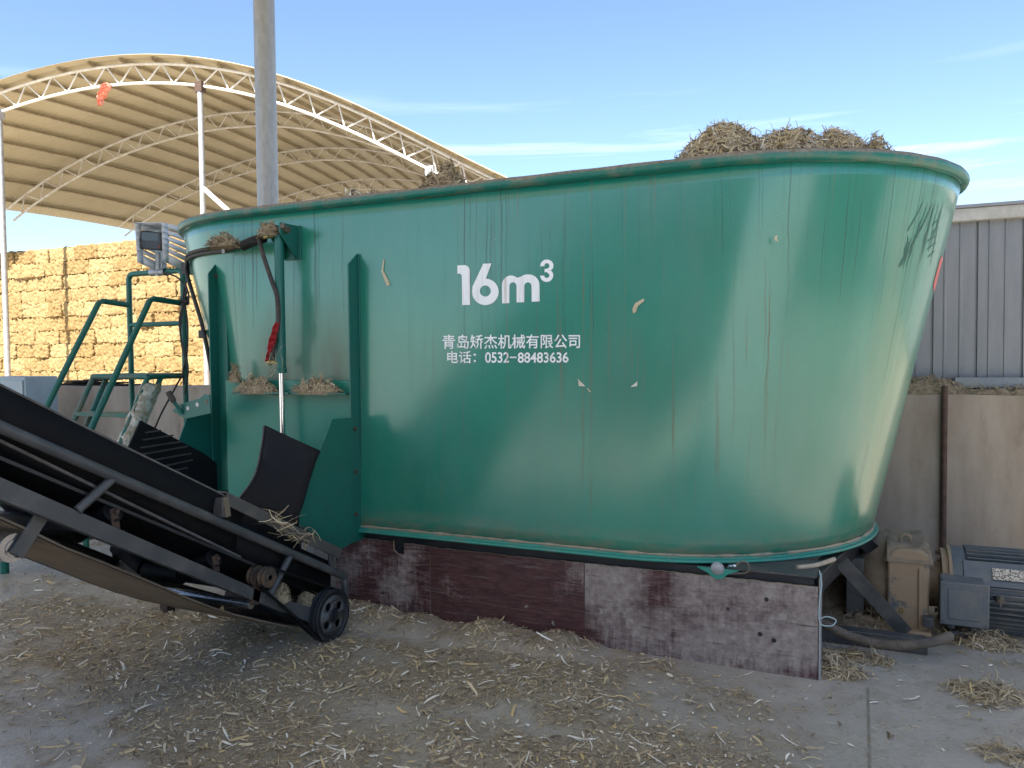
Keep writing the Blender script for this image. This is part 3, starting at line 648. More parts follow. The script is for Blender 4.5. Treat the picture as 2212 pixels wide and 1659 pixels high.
# two hoses swept round the left end of the tub, spiral guard, clamp
def wrap(px, py, off):
    p = at(px, py, 1, 4.0)
    for _ in range(8): p = at(px, py, 1, ysurf(p.x, p.z)-off)
    return p
for dz in (0, 9):
    h = MB(); h.tube(bez([wrap(402,573+dz*.6,.02), wrap(405,553+dz,.022), wrap(415,545+dz,.022), wrap(445,538+dz,.022), wrap(490,532+dz,.024), wrap(525,524+dz*.8,.04), at(556,514+dz*.5,1,CYY), at(585,506,1,CYY)],8), .013, 10); h.build('hose', M['hose'], mixer)
sg = MB(); c = bez([at(523,532,1,CYY+.02), at(545,522,1,CYY+.0), at(570,514,1,CYY-.01)], 60); 
ax_ = (c[-1]-c[0]).normalized(); n1 = ax_.cross(Vector((0,0,1))).normalized(); n2 = n1.cross(ax_)
sg.tube([q+(n1*math.cos(i*.62)+n2*math.sin(i*.62))*.026 for i, q in enumerate(c)], .007, 6); sg.build('spiral_guard', M['cable'], mixer)
h = MB(); h.tube(bez([wrap(405,555,.025), wrap(404,590,.03), wrap(418,640,.03), wrap(436,700,.03), wrap(452,775,.03), wrap(456,800,.03)],8), .015, 10); h.build('hose', M['cable'], mixer)
ck = MB(); q = wrap(402,580,.02); ck.box(q.x-.025,q.x+.02,q.y-.03,q.y+.02,q.z-.05,q.z+.04); ck.build('hose_clip', M['plastic_black'], mixer, .004); ck = MB(); q = wrap(437,722,.03); ck.box(q.x-.02,q.x+.025,q.y-.02,q.y+.02,q.z-.03,q.z+.03); ck.build('hose_clip', M['plastic_black'], mixer, .004)
hc = MB(); q = wrap(488,534,.03); hc.box(q.x-.012,q.x+.014,q.y-.028,q.y-.02,q.z-.045,q.z+.055); hc.build('hose_clamp', M['galv'], mixer, .002)

# ---- discharge chute: green cheeks and black rubber
def PX(l, x): return [at(a, c, 0, x) for a, c in l]
def z2(l): return [(384+a*.3307, 877.8+b*.3307) for a, b in l]
def z1(l): return [(a*.281, 795.5+b*.281) for a, b in l]
rc = PX(z2([(1010,84),(1137,72),(1140,640),(1158,880),(1045,946),(740,730),(797,690),(850,500),(930,290)]), GRX+.004)
MB().prism(rc, (-.008,0,0)).build('chute_cheek', worn('cheek_paint', (.010,.135,.098), (.03,.10,.075), .42, 0, 9, .5, .9), mixer, .001)
lc = PX([(408,893),(474,890),(476,1002),(440,984),(385,957)], GLX-.012)
MB().prism(lc, (-.008,0,0)).build('chute_cheek', M['green'], mixer, .001)
lv = MB(); pl = P3([(372,888),(386,874),(432,860),(440,852),(452,852),(455,893),(400,905)], 3.74); lv.prism(pl, (0,.01,0)); lvo = lv.build('lever_plate', M['green'], mixer, .002)
hb = MB(); c0 = at(393,893,1,3.735); c1 = at(376,868,1,3.70); c2 = at(363,846,1,3.68); hb.tube([c0,c1], .012, 10); hb.build('lever', M['green'], lvo); MB().tube([c1,c1+(c2-c1)*.3,c2], [.017,.021,.019], 12).build('grip', M['hose'], lvo)
for hx, hy in ((406,882),(426,874),(446,868)):
    q = at(hx,hy,1,3.7395); MB().lathe(q, (0,-1,0), [(0,0),(.001,.014)], 16).build('hole', M['white_paint'] if hx < 440 else M['bolt'], lvo)
# curved rubber flap between the cheeks
e0 = PX(z2([(570,125),(566,180),(550,290),(527,400),(495,480),(450,550),(390,622)]), -3.25)
e1 = PX(z2([(930,290),(903,350),(870,450),(848,520),(832,580),(815,640),(790,705)]), -2.775)
fb = MB(); c0 = bez(e0,4); c1 = bez(e1,4); m_ = len(c0); G = [[a+(b_-a)*(j/10) for j in range(11)] for a, b_ in zip(c0,c1)]
G2 = G+[[p+Vector((0,-.02,-.35)) for p in G[-1]]]
fo = fb.grid(G2, True).build('rubber_flap', M['rubber'], mixer, recalc=False); so = fo.modifiers.new('sheet','SOLIDIFY'); so.thickness = .012; so.offset = 0
eb = MB(); eb.tube([p+Vector((-.004,-.006,0)) for p in c0], .0065, 6); eb.build('flap_edge', M['rubber_edge'], fo)
# ribbed rubber skirt at the left of the chute
sk = PX(z1([(1085,402),(1561,650)])+z2([(255,370),(262,640)])+[(380,1080),(276,972)], -3.62)
sko = MB().prism(sk, (-.012,0,0)).build('rubber_skirt', M['rubber'], mixer)
rb_ = MB()
for a, b_ in [((1115,495),(1235,478)),((1095,552),(1330,515)),((1075,612),(1390,565)),((1058,668),(1440,602)),((1110,718),(1470,655)),((1190,768),(1480,705)),((1260,800),(1440,765)),((1320,845),(1400,828))]:
    pp_ = PX(z1([a,b_]), -3.612); rb_.bar(pp_[0], pp_[1], .008, .010, (1,0,0))
rb_.build('rib', M['rubber_edge'] if False else worn('rib_rubber', (.03,.03,.03), (.07,.065,.06), .7, 0, 20), sko)
tf = MB(); tf.box(-3.9,-3.62,3.2,3.24,.5,.9)

# ---- lettering (flat meshes on the near wall)
def onwall(px, py, off=.003):
    p = at(px, py, 1, 4.02)
    for _ in range(3): p = at(px, py, 1, ynear(p.z)-off)
    return p
def zt_(x, y): return ((1650+x*.3918)*.54861, (950+y*.3918)*.54861)
def shape(name, outlines, off=.003):
    """filled outline(s) in lettering coordinates; later outlines cut holes"""
    cu = bpy.data.curves.new(name, 'CURVE'); cu.dimensions = '2D'; cu.fill_mode = 'FRONT'
    for o in outlines:
        sp = cu.splines.new('POLY'); sp.points.add(len(o)-1); sp.use_cyclic_u = True
        for i, (x, y) in enumerate(o): sp.points[i].co = (x/1000, -y/1000, 0, 1)
    ob = bpy.data.objects.new(name, cu); COL.objects.link(ob); dg = bpy.context.evaluated_depsgraph_get()
    me = bpy.data.meshes.new_from_object(ob.evaluated_get(dg)); bpy.data.objects.remove(ob)
    vs = [onwall(*zt_(v.co.x*1000, -v.co.y*1000), off) for v in me.vertices]; fs = [tuple(p.vertices) for p in me.polygons]; bpy.data.meshes.remove(me)
    return vs, fs
def deg(c, rx, ry, a0, a1, n=20): return [(c[0]+rx*math.cos(R(a0+(a1-a0)*i/n)), c[1]+ry*math.sin(R(a0+(a1-a0)*i/n))) for i in range(n+1)]
one = [[(385,243),(455,240)]+deg((455,300),57,60,-90,0,8)+[(515,640),(434,642),(430,350)]+deg((405,350),25,25,0,-90,5)+[(386,325)]]
six = [[(645,226),(728,222),(672,374)]+deg((666,508),134,133,-86,180,30)+[(536,460),(560,405)], deg((666,500),55,56,0,360,28)[:-1]]
mm = [[(835,625)]+[(833,470)]+deg((925,440),92,96,180,310,14)+deg((1090,425),100,92,230,265,5)+deg((1105,440),105,106,-95,0,12)+[(1212,604),(1132,608),(1130,470)]+deg((1094,450),36,38,0,-180,10)+[(1057,612),(980,616),(980,470)]+deg((944,452),36,40,0,-180,10)+[(908,621)]]
thr = [[(1216,252)]+deg((1285,245),66,62,-172,40,16)+[(1312,296)]+deg((1283,343),66,66,-48,172,18)+[(1218,345),(1258,345)]+deg((1283,343),27,25,170,-70,12)+[(1285,310),(1262,312),(1262,278),(1280,277)]+deg((1285,247),25,27,70,-180,12)+[(1258,250)]]
lt = MB()
for o_ in (one, six, mm, thr):
    lt.add(*shape('glyph', o_))
lt.build('volume_lettering', M['letter'], mixer, recalc=False)
def text_line(name, txt, x0, x1, ytop, ybot, slope, bold=.0, xs=None):
    """set a line of text between two points of the wall; returns quads on the wall plane"""
    cu = bpy.data.curves.new(name, 'FONT'); cu.body = txt; cu.offset = bold; ob = bpy.data.objects.new(name, cu); COL.objects.link(ob)
    dg = bpy.context.evaluated_depsgraph_get(); dg.update(); me = bpy.data.meshes.new_from_object(ob.evaluated_get(dg)); bpy.data.objects.remove(ob)
    V = np.array([v.co[:2] for v in me.vertices]); lo, hi = V.min(0), V.max(0)
    vs = []
    for x, y in V:
        fx = (x-lo[0])/(hi[0]-lo[0]); fy = (y-lo[1])/(hi[1]-lo[1]); px = x0+(x1-x0)*fx; vs.append(onwall(*zt_(px, ybot+(ytop-ybot)*fy+slope*(px-x0)))) 
    fs = [tuple(p.vertices) for p in me.polygons]; bpy.data.meshes.remove(me); return vs, fs
lt = MB(); lt.add(*text_line('t', '\u9752\u5c9b\u77eb\u6770\u673a\u68b0\u6709\u9650\u516c\u53f8', 236, 1618, 940, 1084, -.006, .012)); lt.build('company_lettering', M['letter'], mixer, recalc=False)
lt = MB(); lt.add(*text_line('t', '\u7535\u8bdd\uff1a', 282, 572, 1104, 1226, -.004, .014)); lt.build('phone_word_lettering', M['letter'], mixer, recalc=False); lt = MB(); lt.add(*text_line('t', '0532', 664, 905, 1114, 1222, -.002, .02)); lt.add(*shape('dash', [[(912,1160),(980,1160),(980,1173),(912,1173)]])); lt.add(*text_line('t', '88483636', 992, 1502, 1116, 1222, -.004, .02))
lt.build('phone_number_lettering', M['letter'], mixer, recalc=False)

# ---- plywood sheets standing along the foot of the mixer
def mk_ply():
    t = NT('worn_film_plywood', .6, 0, .4); v = t.vec('Object', (1,1,5.)); v2 = t.vec(); oi = t.n('ShaderNodeObjectInfo')
    def sh(x, k):
        q = t.n('ShaderNodeVectorMath', operation='ADD'); t.l(x, q.inputs[0]); c = t.n('ShaderNodeCombineXYZ'); t.l(t.math('MULTIPLY', oi.outputs['Random'], k), c.inputs[0]); t.l(c.outputs[0], q.inputs[1]); return q.outputs[0]
    g = t.noise(v, 9, 7, .7, 1.1); b = t.noise(v2, 2.4, 6, .68); vs = t.noise(t.vec('Object', (9,1,.7)), 5, 5, .65); c = t.noise(v2, 26, 5, .7)
    at_ = t.n('ShaderNodeAttribute'); at_.attribute_type = 'OBJECT'; at_.attribute_name = '["wear"]'
    red = t.mix(t.ramp(g, .3, .7), (.030,.013,.015), (.115,.048,.047))
    pale = t.mix(t.ramp(c, .3, .7), (.165,.125,.115), (.37,.315,.28))
    f = t.math('ADD', t.math('ADD', t.math('MULTIPLY', t.ramp(b,.25,.75), .55), t.math('MULTIPLY', vs, .25)), t.math('MULTIPLY', g, .35))
    f = t.math('ADD', f, t.math('SUBTRACT', at_.outputs['Fac'], .5))
    z = t.n('ShaderNodeSeparateXYZ'); tcx = t.n('ShaderNodeTexCoord'); t.l(tcx.outputs['Object'], z.inputs[0])
    f = t.math('SUBTRACT', f, t.ramp(t.math('ADD', z.outputs[2], t.math('MULTIPLY', vs, .25)), .24, .08, 0, .16))
    col = t.mix(t.ramp(f, .48, .70), red, pale)
    sp = t.n('ShaderNodeTexVoronoi'); t.l(v2, sp.inputs['Vector']); sp.inputs['Scale'].default_value = 8.5; sp.inputs['Randomness'].default_value = 1
    sc_ = t.math('MULTIPLY', t.ramp(t.math('ADD', sp.outputs['Distance'], t.math('MULTIPLY', c, .2)), .29, .25), t.ramp(t.noise(v2, 7, 1), .54, .56)); col = t.mix(t.math('MULTIPLY', sc_, .8), col, (.33,.30,.26))
    scr = t.noise(t.vec('Object', (2.2,1,55)), 1.6, 6, .75, .4); col = t.mix(t.math('MULTIPLY', t.ramp(scr, .56, .66), .55), col, (.22,.19,.175)); scr2 = t.noise(t.vec('Object', (1.5,1,40), (0,0,0)), 2.1, 5, .7, .8); col = t.mix(t.math('MULTIPLY', t.ramp(scr2, .60, .68), .7), col, (.018,.009,.010))
    t.col(col); t.rgh(t.ramp(f, .4, .8, .38, .8)); t.bump(g, .35, .004, t.bump(c, .25, .004)); return t.m
plym = mk_ply(); plye = worn('plywood_edge', (.35,.27,.17), (.2,.15,.10), .85, 0, 40)
def ply(x0, x1, zt0, zt1, label, wear, notch=None, seed=0, y=4.0087):
    g = random.Random(seed); n = int((x1-x0)/.025); top = [(x0+(x1-x0)*i/n, zt0+(zt1-zt0)*i/n+g.uniform(-.003,.002)) for i in range(n+1)]
    if notch: top = [p for p in top if not notch[0]-.001 < p[0] < notch[1]+.001]; k = sum(p[0] < notch[0] for p in top); top[k:k] = [(notch[0],zt0),(notch[0]+.004,notch[2]+.02),(notch[0]+.03,notch[2]),(notch[1],notch[2]),(notch[1]+.002,zt0-.01)]
    ol = [(x0,.003)]+top+[(x1,.003)]
    o = MB().prism([(a,y,b) for a, b in ol], (0,.015,0)).build('plywood_sheet', plym); o.data.materials.append(plye)
    for p in o.data.polygons:
        if abs(p.normal.y) < .5: p.material_index = 1
    o['wear'] = wear; return tag(o, label, 'plywood', 'plywood sheets along the foot of the mixer')
xj1 = at(930,1250,1,4.0087).x; xj2 = at(1262.5,1290,1,4.0087).x
nx0, nx1 = at(849,1170,1,4.0087).x, at(872,1170,1,4.0087).x; nz_ = at(860,1197,1,4.0087).z
ply(-3.05, xj1-.002, .470, .462, 'greyish worn plywood sheet with a notch, behind the conveyor pulley', .44, (nx0,nx1,nz_), 1)
ply(xj1+.001, xj2-.002, .455, .458, 'darkest red plywood sheet, between the two paler worn sheets', .33, None, 2, 4.0085)
ply(xj2+.002, -.183, .459, .462, 'pale scuffed plywood sheet with bolt holes at the mixer right corner', .60, None, 3, 4.0089)
hl = MB()
for a, b_, r_ in ((3018,2361,.011),(2866,2398,.009),(2992,2497,.012),(3047,2522,.012)):
    q = at(a*.54861, b_*.54861, 1, 4.0075); MB().lathe(q, (0,-1,0), [(-.004,r_),(.0,r_),(.0,0)], 14).build('bolt_hole', M['plastic_black'], bpy.data.objects['plywood_sheet.002'])
ep = MB().box(-.179,-.170,4.012,4.13,.0,.50); ep.build('corner_post', M['galv'], mixer)
st = MB(); st.tube(bez([at(1722,1226,2,.515),at(1762,1221,2,.518),at(1802,1208,2,.52)],6), [.012]*13, 8); tag(st.build('wooden_stick', worn('weathered_wood', (.42,.36,.27), (.28,.22,.15), .85, 0, 20)), 'weathered stick lying on the black frame corner under the tub', 'stick')

# ================================================================== CONVEYOR (runs out from the gate towards the camera, rising)
cv = thing('belt_conveyor', (-3.1,3.5,0), 'black and grey inclined belt conveyor rising to the left from the mixer gate', 'conveyor')
XN, XF = -2.72, -3.46                                   # near and far side
def ln(p, q):                                            # height along a straight member, from two side-plane points (Y, Z)
    return lambda y: p[1]+(q[1]-p[1])*(y-p[0])/(q[0]-p[0])
Zskirt, Zrail, Zbelt, Zbt, Zbb = ln((1.72,1.52),(2.70,.98)), ln((1.72,1.37),(3.66,.33)), ln((1.72,1.33),(2.95,.585)), ln((1.71,1.20),(2.96,.45)), ln((1.71,1.12),(3.27,.205))
Y0 = -.9
for xs_, nm in ((XN,1),(XF,-1)):
    b = MB(); b.tube([(xs_,Y0,Zrail(Y0)),(xs_,3.655,Zrail(3.655))], .0225, 14)
    b.tube([(xs_,3.655,Zrail(3.655)),(xs_-.0*nm,3.66,.20)], .019, 12)
    b.build('side_rail', M['grey_paint'], cv)
    b = MB(); ye = 3.50
    pr = [(xs_-.004*nm,Y0,Zbt(Y0)),(xs_-.004*nm,3.05,Zbt(3.05)),(xs_-.004*nm,ye,.17),(xs_-.004*nm,3.42,.115),(xs_-.004*nm,3.20,Zbb(3.20)),(xs_-.004*nm,Y0,Zbb(Y0))]
    b.prism(pr, (-.006*nm,0,0)); b.bar((xs_-.03*nm,Y0,Zbt(Y0)-.004),(xs_-.03*nm,3.05,Zbt(3.05)-.004),.046,.006,(0,.5,.86)); b.bar((xs_-.03*nm,Y0,Zbb(Y0)+.004),(xs_-.03*nm,3.15,Zbb(3.15)+.004),.046,.006,(0,.5,.86))
    b.build('side_beam', M['grey_paint'], cv, .002)
    yy = [at(248,1035,0,XN).y, at(630,1205,0,XN).y, 1.35-.9, -.5]
    for y in yy:
        b = MB(); y2 = y-.0+.03; b.tube([(xs_,y,Zrail(y)),(xs_-.01*nm,y-.16,Zbt(y-.16))], .0185, 12); b.build('rail_strut', M['grey_paint'], cv)
# skirt boards, leaning out a little
def skirt(x, s):
    b = MB(); ys = [Y0,1.0,1.72,2.2,2.70,2.80,2.88]; tz = [Zskirt(Y0),Zskirt(1.),Zskirt(1.72),Zskirt(2.2),.985,.925,.87]
    G = [[Vector((x+s*.012,y,z)) for y, z in zip(ys,tz)], [Vector((x-s*.025,y,Zrail(y)+.02)) for y in ys], [Vector((x-s*.03,y,Zbelt(y)-.01)) for y in ys]]
    o = b.grid(G, False).build('skirt_board', M['rubber'], cv, recalc=False); so = o.modifiers.new('sheet','SOLIDIFY'); so.thickness = .010; so.offset = 0
    e = MB(); e.tube([p for p in G[0]], .0058, 6); e.build('skirt_edge', M['rubber_edge'], o)
    b = MB(); ys = [2.86,3.2,3.58]; G = [[Vector((x-s*.02,y,Zrail(y)+.06)) for y in ys],[Vector((x-s*.03,y,Zbelt(min(y,2.95))-.54*max(0,y-2.95)-.02)) for y in ys]]
    o = b.grid(G, False).build('skirt_board', M['rubber'], cv, recalc=False); so = o.modifiers.new('sheet','SOLIDIFY'); so.thickness = .010; so.offset = 0
skirt(XN-.02, 1); skirt(XF+.02, -1)
# angle iron with end plates over the loading end
an = MB(); a0, a1 = at(488,1077,0,XN+.005), at(735,1197,0,XN+.005); an.bar(a0, a1, .012, .055, (0,.47,.88)); an.bar(a0+Vector((-.035,0,.03)), a1+Vector((-.035,0,.03)), .075, .008, (0,.47,.88)); an.build('angle_iron', worn('scuffed_steel', (.10,.095,.09), (.17,.15,.12), .5, .3, 12), cv, .002)
b = MB(); p = at(478,1095,0,XN); b.bar(p+Vector((.0,0,-.045)), p+Vector((0,.0,.045)), .06, .045, (0,1,0)); b.build('end_block', M['grey_steel'], cv, .004)
b = MB(); p = at(487,1096,0,XN+.03); b.bar(p+Vector((0,.012,-.045)), p+Vector((0,.0,.045)), .012, .03, (0,1,0)); b.build('wood_wedge', M['dust'], cv)
b = MB(); p = at(718,1205,0,XN); b.bar(p+Vector((-.01,0,-.05)), p+Vector((-.01,0,.03)), .02, .035, (0,1,0)); b.build('end_block', M['grey_steel'], cv, .004)
# belts
def beltmat(name, c1, c2):
    t = NT(name, .8, 0, .3); a = t.noise(t.vec('Object', (60,1,1)), 1, 5, .65); b = t.noise(t.vec(), 3, 4)
    t.col(t.mix(t.ramp(t.math('MULTIPLY', t.math('ADD', a, b), .5), .36, .62), c1, c2)); return t.m
ys = [Y0+ (3.45-Y0)*i/30 for i in range(31)]
def trough(y, q):
    """cross-section of the carrying belt, q from 0 (near edge) to 1"""
    x = XN-.035+(XF-XN+.07)*q; e = abs(q-.5)*2; sag = .10*(1-max(0,(e-.45)/.55)**1.0) if y < 2.9 else .10*(1-max(0,(e-.45)/.55))*max(.25,(3.5-y)/.6)
    return Vector((x, y, Zbelt(y)-sag))
b = MB(); b.grid([[trough(y, q/14) for q in range(15)] for y in ys], True); o = b.build('carrying_belt', M['rubber'], cv, recalc=False); so = o.modifiers.new('sheet','SOLIDIFY'); so.thickness = .010; so.offset = 0
b = MB(); b.tube([trough(y,0)+Vector((.004,0,0)) for y in ys if y < 3.0], .0065, 6); b.build('belt_edge', M['rubber_edge'], o)
b = MB()
xr0, xr1 = XN-.05, XF+.05
ru = [at(a, c, 0, xr0) for a, c in ((92,1158),(146,1186),(208,1209),(330,1259),(434,1305),(514,1330),(600,1349),(660,1360))]
def zret(y):
    if y < ru[0].y: return ru[0].z+(ru[0].z-ru[2].z)/(ru[0].y-ru[2].y)*(y-ru[0].y)
    for p, q in zip(ru, ru[1:]):
        if y <= q.y: return p.z+(q.z-p.z)*(y-p.y)/(q.y-p.y)
    return ru[-1].z
yr = [Y0+(3.42-Y0)*i/30 for i in range(31)]
o = b.grid([[Vector((xr0+(xr1-xr0)*k/6, y, zret(y))) for k in range(7)] for y in yr], True).build('return_belt', beltmat('dusty_belt', (.10,.075,.052), (.20,.155,.11)), cv, recalc=False); so = o.modifiers.new('sheet','SOLIDIFY'); so.thickness = .009; so.offset = 0
for x in (xr0, xr1):
    b = MB(); b.bar((x,yr[0],zret(yr[0])-.0062),(x,yr[0]+.001,zret(yr[0])-.0062),.03,.002); 
    b.grid([[Vector((x+(-.022 if x == xr0 else .022)*k, y, zret(y)-.0058)) for k in (0,1)] for y in yr], True); b.build('belt_edge', M['rubber'], o, recalc=False)
# tail drum, grooved pulley, tension wheels, drive belt
PY, PZ = 3.485, .165
MB().lathe((XN-.10,PY-.01,PZ+.01), (-1,0,0), [(0,0),(0,.095),(.56,.095),(.56,0)], 28).build('tail_drum', M['rust'], cv)
PXF = XN+.050
pu = MB(); pu.lathe((PXF,PY,PZ), (-1,0,0), [(.0,.128),(.0,.145),(.004,.147),(.013,.130),(.018,.130),(.027,.147),(.031,.147),(.040,.130),(.045,.130),(.054,.147),(.060,.145),(.060,.0)], 48)
pu.lathe((PXF,PY,PZ), (-1,0,0), [(.0,.128),(.008,.118),(.010,.105)], 48)
pulo = pu.build('pulley', M['black_steel'], cv)
web = MB(); n = 96; x = XN+.041; holes = [(.068*math.cos(R(35+90*i)), .068*math.sin(R(35+90*i)), .024) for i in range(4)]
cu = bpy.data.curves.new('web', 'CURVE'); cu.dimensions = '2D'; cu.fill_mode = 'FRONT'
for cx_, cy_, r_ in [(0,0,.108)]+holes:
    sp = cu.splines.new('POLY'); sp.points.add(35); sp.use_cyclic_u = True
    for i in range(36): sp.points[i].co = (cx_+r_*math.cos(i*math.pi/18), cy_+r_*math.sin(i*math.pi/18), 0, 1)
ob = bpy.data.objects.new('web', cu); COL.objects.link(ob); dg = bpy.context.evaluated_depsgraph_get(); me = bpy.data.meshes.new_from_object(ob.evaluated_get(dg)); bpy.data.objects.remove(ob)
web.add([(x,PY+v.co.x,PZ+v.co.y) for v in me.vertices], [tuple(p.vertices) for p in me.polygons]); bpy.data.meshes.remove(me)
wo = web.build('pulley_web', worn('pulley_face', (.085,.088,.09), (.19,.165,.125), .55, .2, 9, .5, .75), pulo, recalc=False); so = wo.modifiers.new('plate','SOLIDIFY'); so.thickness = .012; so.offset = 0
MB().lathe((XN+.022,PY,PZ), (1,0,0), [(0,.04),(.03,.04),(.034,.034),(.034,.015),(.045,.015),(.045,0)], 28).build('hub', M['black_steel'], pulo)
TY, TZ = at(574,1246.5,0,XN+.03).y, at(574,1246.5,0,XN+.03).z
MB().tube([(XN-.06,TY,TZ),(XN+.06,TY,TZ)], .012, 10).build('tension_shaft', M['bolt'], cv)
for xx in (XN+.02, XN-.05):
    MB().lathe((xx,TY,TZ), (1,0,0), [(0,0),(0,.05),(.004,.052),(.012,.046),(.022,.046),(.030,.052),(.034,.050),(.034,.018),(.040,.016),(.040,0)], 28).build('tension_wheel', worn('rusty_wheel', (.06,.055,.05), (.22,.11,.04), .6, .3, 14), cv)
tb = MB(); tb.bar((XN-.01,TY-.04,TZ-.13),(XN-.01,TY,TZ+.01),.012,.05,(0,1,0)); tb.build('tension_bracket', M['rust'], cv)
for dx in (.035, .0):
    vb = MB(); ang = math.atan2(TZ-PZ, TY-PY); nrm = Vector((0, -math.sin(ang), math.cos(ang))); xx = XN-.002+dx-.01
    lo = [Vector((xx,PY,PZ))-nrm*.140, Vector((xx,TY,TZ))-nrm*.052]; hi = [Vector((xx,PY,PZ))+nrm*.140, Vector((xx,TY,TZ))+nrm*.052]
    vb.bar(lo[0], lo[1], .016, .011, nrm); vb.bar(hi[0], hi[1], .016, .011, nrm); vb.build('drive_belt', M['rubber'], cv)
dbs = MB(); q0 = Vector((XN-.03,TY,TZ+.05)); dbs.bar(q0, (XN-.03,.4,q0.z+(TY-.4)*.56), .014, .012); dbs.build('drive_chain', M['black_steel'], cv)
# idler sets: centre roller and two tilted wing rollers on brackets
def idler(y):
    z = Zbelt(y)-.115
    for (x0, z0, x1, z1) in ((XN-.045,z+.055,XN-.235,z-.035),(XN-.25,z-.05,XF+.25,z-.05),(XF+.045,z+.055,XF+.235,z-.035)):
        a = Vector((x1-x0,0,z1-z0)); MB().lathe((x0,y,z0), a.normalized(), [(0,0),(0,.034),(.003,.042),(.003,.044),(a.length-.003,.044),(a.length,.034),(a.length,0)], 22).build('idler_roller', M['rubber'], cv)
    for xx in (XN-.035, XF+.035):
        b = MB(); b.bar((xx,y,Zbt(y)-.01),(xx,y-.01,z+.07),.008,.035,(0,1,0)); b.tube([(xx-.012,y,z+.055),(xx+.014,y,z+.055)], .011, 8); b.build('idler_bracket', M['rust'], cv)
    MB().box(XF+.01,XN-.01,y-.02,y+.02,Zbt(y)-.035,Zbt(y)-.006).build('idler_beam', M['black_steel'], cv)
for px, py in ((250,1117),(467,1204)): idler(at(px,py,0,XN-.035).y)
idler(.9); idler(.1)
q = at(42,1186,0,XN-.03); MB().lathe((XN-.06,q.y,q.z), (-1,0,0), [(0,0),(0,.030),(.004,.030),(.004,.052),(.62,.052),(.62,0)], 28).build('return_roller', M['roller'], cv)
for xx in (XN-.05, XF+.05):
    b = MB(); b.bar((xx,q.y+.0,q.z-.025),(xx,q.y+.10,Zbb(q.y+.1)+.01),.008,.055,(0,1,0)); b.build('roller_bracket', M['grey_steel'], cv)
q = at(546,1309,0,XN-.03); MB().lathe((XN-.04,q.y,q.z+.005), (-1,0,0), [(0,0),(0,.022),(.62,.022),(.62,0)], 22).build('return_roller', M['roller'], cv)
for y in (2.05, 2.75, 3.25): MB().box(XF+.012,XN-.012,y-.02,y+.02,Zbb(y)+.012,Zbb(y)+.05).build('cross_bar', M['black_steel'], cv)
for x in (XN-.05, XF+.05):
    for y in (-.45,): MB().tube([(x,y,0),(x,y,Zbb(y)+.03)], .03, 12).build('leg', M['grey_paint'], cv)
q = at(362,1330,2,0.); MB().box(q.x-.03,q.x+.03,q.y-.03,q.y+.03,0,.34).build('leg', M['rust'], cv); MB().box(-2.86,-2.80,3.0,3.06,.0,.28).build('leg', M['rust'], cv) if False else None
# straw caught on the conveyor
heap('straw_clump', tuple(at(606,1285,0,XN-.02)+Vector((0,0,-.02))), .05, .05, .07, 260, 'small clump of straw caught beside the tension wheels on the conveyor', 'straw', 'straw clumps caught on the conveyor', 31, .3, .03, .003, .45)
heap('straw_clump', tuple(at(662,1300,0,XN-.06)+Vector((0,0,-.03))), .05, .06, .08, 260, 'small clump of straw wedged against the grooved pulley', 'straw', 'straw clumps caught on the conveyor', 32, .3, .03, .003, .45)
pts = [at(a, c, 0, XN+.03) for a, c in [(590+i*7.2+random.uniform(-9,9),1128+i*4.4+random.uniform(-10,9)) for i in range(11)] for _ in range(5)]
g_ = np.random.default_rng(8); Pn = np.array([[p.x+g_.normal(0,.012), p.y+g_.normal(0,.02), p.z+g_.normal(0,.018)] for p in pts])
tag(straw('straw_wisps', Pn, np.tile([.5,0,.86],(len(Pn),1)), g_.uniform(.04,.15,len(Pn)), g_.uniform(.003,.006,len(Pn)), seed=5, lift=1.), 'long pale straws hanging over the angle iron of the conveyor', 'straw', 'straw clumps caught on the conveyor', 'stuff')

# ================================================================== OPERATOR LADDER
la = thing('access_ladder', (-5.5,4.3,0), 'green tube ladder with handrails and a small platform at the tub left end', 'ladder')
LX, RX, YB = -5.84, -5.20, 4.84
zp = at(285,811,1,YB).z; ztop = at(342,588,1,YB).z; zmid = at(342,700,1,YB).z; zh = at(250,651,0,LX).z
TR = .0235
fr_ = MB(); fr_.tube([(LX,YB,0),(LX,YB,ztop-.05)]+[(LX+.05-.05*math.cos(a),YB,ztop-.05+.05*math.sin(a)) for a in (R(30),R(60),R(90))]+[(RX-.05+.05*math.sin(a),YB,ztop-.05+.05*math.cos(a)) for a in (0,R(30),R(60),R(90))]+[(RX,YB,0)], TR, 14); fr_.build('back_frame', M['green'], la)
MB().tube([(LX,YB,zmid),(RX,YB,zmid)], TR*.85, 12).build('crossbar', M['green'], la)
for x, a_, b_ in ((LX,(215,650),(100,880)),(RX+.0,(325,645),(195,930))):
    p, q = at(*a_,0,x), at(*b_,0,x); k = (.42-q.z)/(q.z-p.z); f = q+(q-p)*k
    MB().tube([(x,YB,p.z-.02),(x,p.y+.03,p.z),(x,p.y-.01,p.z-.02),f], TR, 14).build('handrail', M['green'], la)
YF = at(200,811,0,LX).y
pf = MB()
for s_, e_ in (((LX,YF,zp),(LX,YB,zp)),((LX,YB-.03,zp),(RX,YB-.03,zp)),((RX,YF,zp),(RX,YB,zp)),((LX,YF,zp),(RX,YF,zp))): pf.tube([s_,e_], .022, 12)
pf.box(LX,RX,YF,YB-.03,zp-.004,zp+.012); pf.build('platform', M['green_dusty'], la)
for x, o_, e_ in ((LX+.01,0,1),(LX+.0,.14,0),(RX,.0,1),(RX-.0,.13,0)):
    p = Vector((x,YF+o_,zp)); f = p.lerp(Vector((x,YF+o_-.76,.02)), .80); MB().tube([p,f], .021, 12).build('stringer', M['green_dusty'], la)
